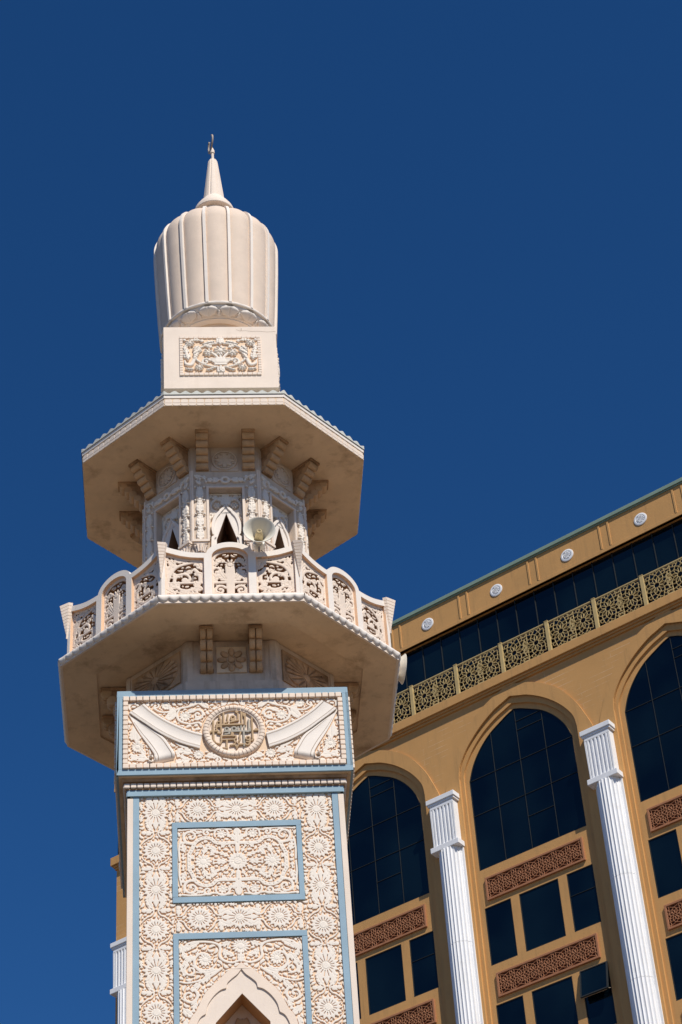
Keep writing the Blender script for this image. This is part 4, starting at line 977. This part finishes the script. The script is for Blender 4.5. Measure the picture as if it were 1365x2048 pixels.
# archivolt + two stepped reveals, one bay, then copied
b = MB(); half_o = arcO+[(2.519, ZB)]; half_i = arcP+[(1.94, ZB)]
def ringplate(b, ho, hi, w0, w1):
    o_ = ho+[(-u, z) for u, z in ho[::-1] if abs(u) > 1e-6]; i_ = hi+[(-u, z) for u, z in hi[::-1] if abs(u) > 1e-6]
    # open at the bottom: one outline that runs out along the outer edge and back along the inner edge
    n = len(ho); right = ho+hi[::-1]; left = [(-u, z) for u, z in right]
    b.plate([right], FB, w0, w1); b.plate([left], FB, w0, w1)
b2 = MB(); ringplate(b2, arcM and [(0, 36.6)]+[(2.3, 36.6), (2.3, ZB)], arcM+[(1.83, ZB)], -.50, -.372)
ringplate(b, half_o, half_i, -.42, -.30)
AV = b.build('archivolt', OCHRE, BX); RV = b2.build('stepped_reveal', OCHRE, BX)
holes = [cmir(arcG)[:len(arcG)]+[(1.695, 31.55), (-1.695, 31.55)]+cmir(arcG)[len(arcG):]]
for j in range(NF):
    for a, c in wins: holes.append([(a, 28.70-FL*j), (c, 28.70-FL*j), (c, 30.395-FL*j), (a, 30.395-FL*j)])
b = MB(); b.plate([[(-2.2, ZB-.1), (2.2, ZB-.1), (2.2, 36.55), (-2.2, 36.55)]]+holes, FB, -.62, -.432); SU = b.build('window_surround', OCHRE, BX)
# arched window: slim mullions with a glass child
GW = -.458
b = MB()
def mbar(b, u0, z0, u1, z1, r_=.006, w0=GW-.01, w1=GW+.018):
    d = Vector((u1-u0, z1-z0)); d.normalize(); nn = Vector((-d.y, d.x))*r_
    b.prism([(u0+nn.x, z0+nn.y), (u1+nn.x, z1+nn.y), (u1-nn.x, z1-nn.y), (u0-nn.x, z0-nn.y)], FB, w0, w1)
for u, zt in ((0, 36.08), (-.84, 35.65), (.84, 35.64)): mbar(b, u, 31.55, u, zt)
for z in (34.40, 33.26): mbar(b, -1.69, z, 1.69, z)
for z in (35.66, 35.36, 32.56): mbar(b, 0, z, .84, z)
b.plate([holes[0], [(u*.987, 31.55+.02+(z-31.55)*.992) for u, z in holes[0]]], FB, GW-.01, GW+.02)
AW = b.build('arched_window', MULL, BX)
b = MB(); b.prism([(u*1.01, z) for u, z in holes[0]], FB, GW-.06, GW); b.build('glass', GLASS, AW)
def small_window(u0, u1, z0, z1, split=None, opened=False):
    b = MB(); b.plate([[(u0, z0), (u1, z0), (u1, z1), (u0, z1)], [(u0+.022, z0+.022), (u1-.022, z0+.022), (u1-.022, z1-.022), (u0+.022, z1-.022)]], FB, GW-.01, GW+.02)
    if split: mbar(b, u0, split, u1, split)
    o = b.build('window', MULL, BX)
    b = MB(); b.box(u0-.01, u1+.01, -GW, -GW+.05, z0-.01, z1+.01); b.build('glass', GLASS, o)
    return o
WN = []
for j in range(NF):
    for i, (a, c) in enumerate(wins):
        WN.append(small_window(a, c, 28.70-FL*j, 30.395-FL*j, 29.73-FL*j if i == 2 else None))
# terracotta lattice panels
def star_net(r, c, R_, n, w_, ph=0.0):
    for i in range(n):
        a = ph+2*PI*i/n; a1 = a+PI/n
        r.line([(c[0]+R_*.26*math.cos(a-PI/n), c[1]+R_*.26*math.sin(a-PI/n)), (c[0]+R_*.62*math.cos(a-PI/n*.62), c[1]+R_*.62*math.sin(a-PI/n*.62)), (c[0]+R_*.80*math.cos(a), c[1]+R_*.80*math.sin(a)), (c[0]+R_*.62*math.cos(a+PI/n*.62), c[1]+R_*.62*math.sin(a+PI/n*.62)), (c[0]+R_*.26*math.cos(a1), c[1]+R_*.26*math.sin(a1))], w_, smooth=False)
        r.line([(c[0]+R_*.80*math.cos(a), c[1]+R_*.80*math.sin(a)), (c[0]+R_*1.02*math.cos(a1), c[1]+R_*1.02*math.sin(a1)), (c[0]+R_*.80*math.cos(a+2*PI/n), c[1]+R_*.80*math.sin(a+2*PI/n))], w_, smooth=False)
    r.ring(c[0], c[1], R_*.26, w_, n=n*2)
pz0, pz1 = 30.56, 31.25
b = MB(); b.plate([[(-1.535, pz0), (1.535, pz0), (1.535, pz1), (-1.535, pz1)], [(-1.475, pz0+.06), (1.475, pz0+.06), (1.475, pz1-.06), (-1.475, pz1-.06)]], FB, -.434, -.372)
TP = b.build('lattice_panel', TERRA, BX, bevel=.008)
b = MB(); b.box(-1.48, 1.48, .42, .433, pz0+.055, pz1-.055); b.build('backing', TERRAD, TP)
r = Relief(-1.478, 1.478, pz0+.057, pz1-.057, .0095); zc = (pz0+pz1)/2
for i in range(-4, 5):
    u = i*.425
    star_net(r, (u, zc), .205, 8, .008, PI/8)
    for sg in (1, -1):
        r.line([(u+.2125-.09, zc+sg*.09*0), (u+.2125, zc+sg*.12), (u+.2125+.09, zc)], .0075, smooth=False); r.ring(u+.2125, zc+sg*.2125, .075, .0075, n=8)
        r.line([(u, zc+sg*.2), (u+.2125, zc+sg*.29), (u+.425, zc+sg*.2)], .0075, smooth=False); r.line([(u+.2125, zc+sg*.14), (u+.2125, zc+sg*.3)], .007, smooth=False)
    r.line([(u-.30, zc+.30), (u+.30, zc-.30)], .0075, smooth=False)
r.mesh('lattice', TERRA, lambda u, z, w_: FB(u, z, -.425+w_), .042, TP, base=0, bw=.012, lo=.85)
PNL = [TP]
for j in range(1, NF): c = copy_tree(TP, BX); c.location.z = -FL*j; PNL.append(c)
# column : fluted half-round shaft on a pilaster strip, capital as child
b = MB(); n = 11*8; sec = []
for i in range(n+1):
    a = PI*i/n; q = (i % 8)/8; rr = .355-.030*math.sin(PI*q)**.8
    sec.append((-.43+rr*math.cos(a), -.30+rr*math.sin(a)*.95))
zj = [0]+[3.385+2.9*i for i in range(11)]
for z0, z1 in zip(zj[:-1], zj[1:]): b.prism([(-.43+.36, -.31), ]+sec+[(-.43-.36, -.31)], lambda u, w_, z: FB(u, z, w_), z0+(.009 if z0 else 0), z1)
b.box(-.43-.40, -.43+.40, .255, .33, 0, 32.385)
CL = b.build('column', WCOL, BX)
b = MB()
def slab(u0, u1, w1, z0, z1): b.box(u0, u1, -w1, .34, z0, z1)
slab(-.932, .0, .0, 33.935, 34.085); slab(-.90, -.03, -.03, 33.87, 33.935); slab(-.925, -.0, .0, 32.39, 32.555)
slab(-.845, -.085, -.085, 32.555, 33.87)
b.build('capital', WCOL, CL, bevel=.012)
b = MB()
for i in range(6): u = -.845+.095+.114*i; b.box(u-.030, u+.030, .05, .09, 32.556, 33.76)
slab(-.845, -.085, -.052, 33.76, 33.869)
for u0 in (-.845, -.135): slab(u0, u0+.05, -.052, 32.556, 33.76)
b.build('capital_fluting', WCOL, CL, bevel=.01)
cols = [0, 1, 2, 3, -1, -2]
for k in cols[1:]: dupl(CL, PER*k)
dupl(CL, -11.617)
# bays
for o in [AV, RV, SU, AW]+WN+PNL:
    o.location.x = C0
    for k in BAYS:
        if k: dupl(o, PER*k)
# the one awning sash that stands open (window under the second lattice panel of the middle bay)
b = MB(); h_ = .80; b.plate([[(0, 0), (.80, 0), (.80, -h_), (0, -h_)], [(.03, -.03), (.77, -.03), (.77, -h_+.03), (.03, -h_+.03)]], FB, 0, .05)
SA = b.build('open_sash', MULL, BX); b2 = MB(); b2.box(.02, .78, -.035, -.02, -h_+.02, -.02); b2.build('glass', GLASS, SA)
SA.location = (C0+.895, -GW-.03, 30.385-FL); SA.rotation_euler = (R(-11), 0, 0)
b = MB(); b.box(.05, .75, .0, .02, -h_+.0, -h_+.02); 
b.tube([(.03, .02, -h_*.96), (.03, .30, -h_*.72)], .008, 6); b.tube([(.77, .02, -h_*.96), (.77, .30, -h_*.72)], .008, 6); b.build('stay', METAL, SA)
# cornice ledge
b = MB(); b.box(LEFT-.12, RIGHT, .18, .80, 36.93, 37.215); b.box(LEFT-.07, RIGHT, .235, .80, 36.87, 36.93); b.box(LEFT-.03, RIGHT, .285, .80, 36.80, 36.87); b.build('ledge', OCHRE, BX, bevel=.012)
b = MB(); b.box(LEFT, RIGHT, .36, 14.9, 37.2, 37.3); b.build('upper_kerb', OCHRE, BX)
# upper glazing
b = MB()
u = .579-.655*20
while u < RIGHT: b.box(u-.011, u+.011, .345, .38, 37.3, 39.72); u += .655
UG = b.build('upper_glazing', MULL, BX); b = MB(); b.box(LEFT+.02, RIGHT-.02, .37, .45, 37.3, 39.72); b.build('glass', GLASS, UG)
# railing : posts and pierced panels
RW = .235
b = MB(); b.box(-.055, .055, RW-.045, RW+.045, 37.21, 38.235); b.box(-.062, .062, RW-.052, RW+.052, 38.235, 38.26); RP = b.build('railing_post', RAILM, BX, bevel=.006)
r = Relief(-.735, .735, 37.225, 38.19, .009)
for sg in (-1, 1):
    star_net(r, (sg*.37, 37.715), .345, 10, .0074, PI/10 if sg > 0 else 0)
    for i in range(10):
        a = (PI/10 if sg > 0 else 0)+2*PI*(i+.5)/10; r.ring(sg*.37+.41*math.cos(a), 37.715+.41*math.sin(a), .055, .0072, n=12)
        r.line([(sg*.37+.345*math.cos(a), 37.715+.345*math.sin(a)), (sg*.37+.47*math.cos(a+.3), 37.715+.47*math.sin(a+.3)), (sg*.37+.47*math.cos(a+PI/5-.3), 37.715+.47*math.sin(a+PI/5-.3)), (sg*.37+.345*math.cos(a+PI/5), 37.715+.345*math.sin(a+PI/5))], .0072, smooth=False)
for z in (37.235, 38.18): r.line([(-.74, z), (.74, z)], .012, smooth=False)
for u in (-.725, .725): r.line([(u, 37.2), (u, 38.2)], .012, smooth=False)
for z, sg in ((37.36, 1), (38.08, -1)):
    r.line([(-.10, z-.07*sg), (0, z+.0), (.10, z-.07*sg)], .0105, smooth=False); [r.ring(0, q_, .05, .0085, n=12) for q_ in (37.56, 37.72, 37.88)]; r.line([(-.09, z-sg*.1), (.09, z-sg*.1), (.09, z), (-.09, z), (-.09, z-sg*.1)], .010, smooth=False)
RN = r.mesh('railing_panel', RAILM, lambda u, z, w_: FB(u, z, -RW+w_), .022, BX, base=-.008, bw=.012, back=True, lo=.9)
b = MB(); b.box(-.735, .735, RW-.03, RW+.03, 38.19, 38.225); b.build('handrail', RAILM, RN)
for o, off in ((RP, 0), (RN, .78)):
    o.location.x = .40+off
    for k in range(-8, 9):
        if k: dupl(o, 1.56*k)
# parapet
b = MB(); b.box(LEFT, RIGHT, .20, 15, 39.60, 40.655); b.box(LEFT-.0, RIGHT, .185, .30, 39.60, 39.725)
PA = b.build('parapet', OCHRE, BX, bevel=.006)
for k in range(-5, 7):
    for u in (.79, 1.085):
        u0 = u+2.425*k; b = MB(); b.box(u0-.03, u0+.03, .178, .21, 39.725, 40.60); b.build('fillet', OCHRE, PA, bevel=.006)
b = MB(); b.box(LEFT-.04, RIGHT+.04, .13, 15.05, 40.665, 40.785); b.box(LEFT-.02, RIGHT+.02, .165, 15.0, 40.62, 40.665); b.build('green_coping', GREENC, BX, bevel=.008)
# round white medallions with tiny raised script
b = MB(); b.lathe([(0, -.05), (.205, -.05), (.21, -.01), (.205, .012), (.185, .02), (.15, .02), (.145, -.0), (0, -.004)], 40, lambda x, y, z: FB(x, 40.115+y, -.195+z)); MD = b.build('medallion', WCOL, BX, smooth=30, normals=False)
r = Relief(-.15, .15, 39.965, 40.265, .008)
for z, hw_ in ((40.03, .06), (40.075, .10), (40.12, .115), (40.165, .10), (40.21, .06)):
    r.line([(-hw_, z), (hw_, z)], .010, smooth=False)
    for i in range(5): q = -hw_+2*hw_*(i+.5)/5; r.line([(q, z), (q+.012, z+.03)], .0085, smooth=False)
r.mesh('script', WCOL, lambda u, z, w_: FB(u, z, -.20+w_), .03, MD, bw=.012)
MD.location.x = 2.08
for k in range(-5, 6):
    if k: dupl(MD, 2.44*k)
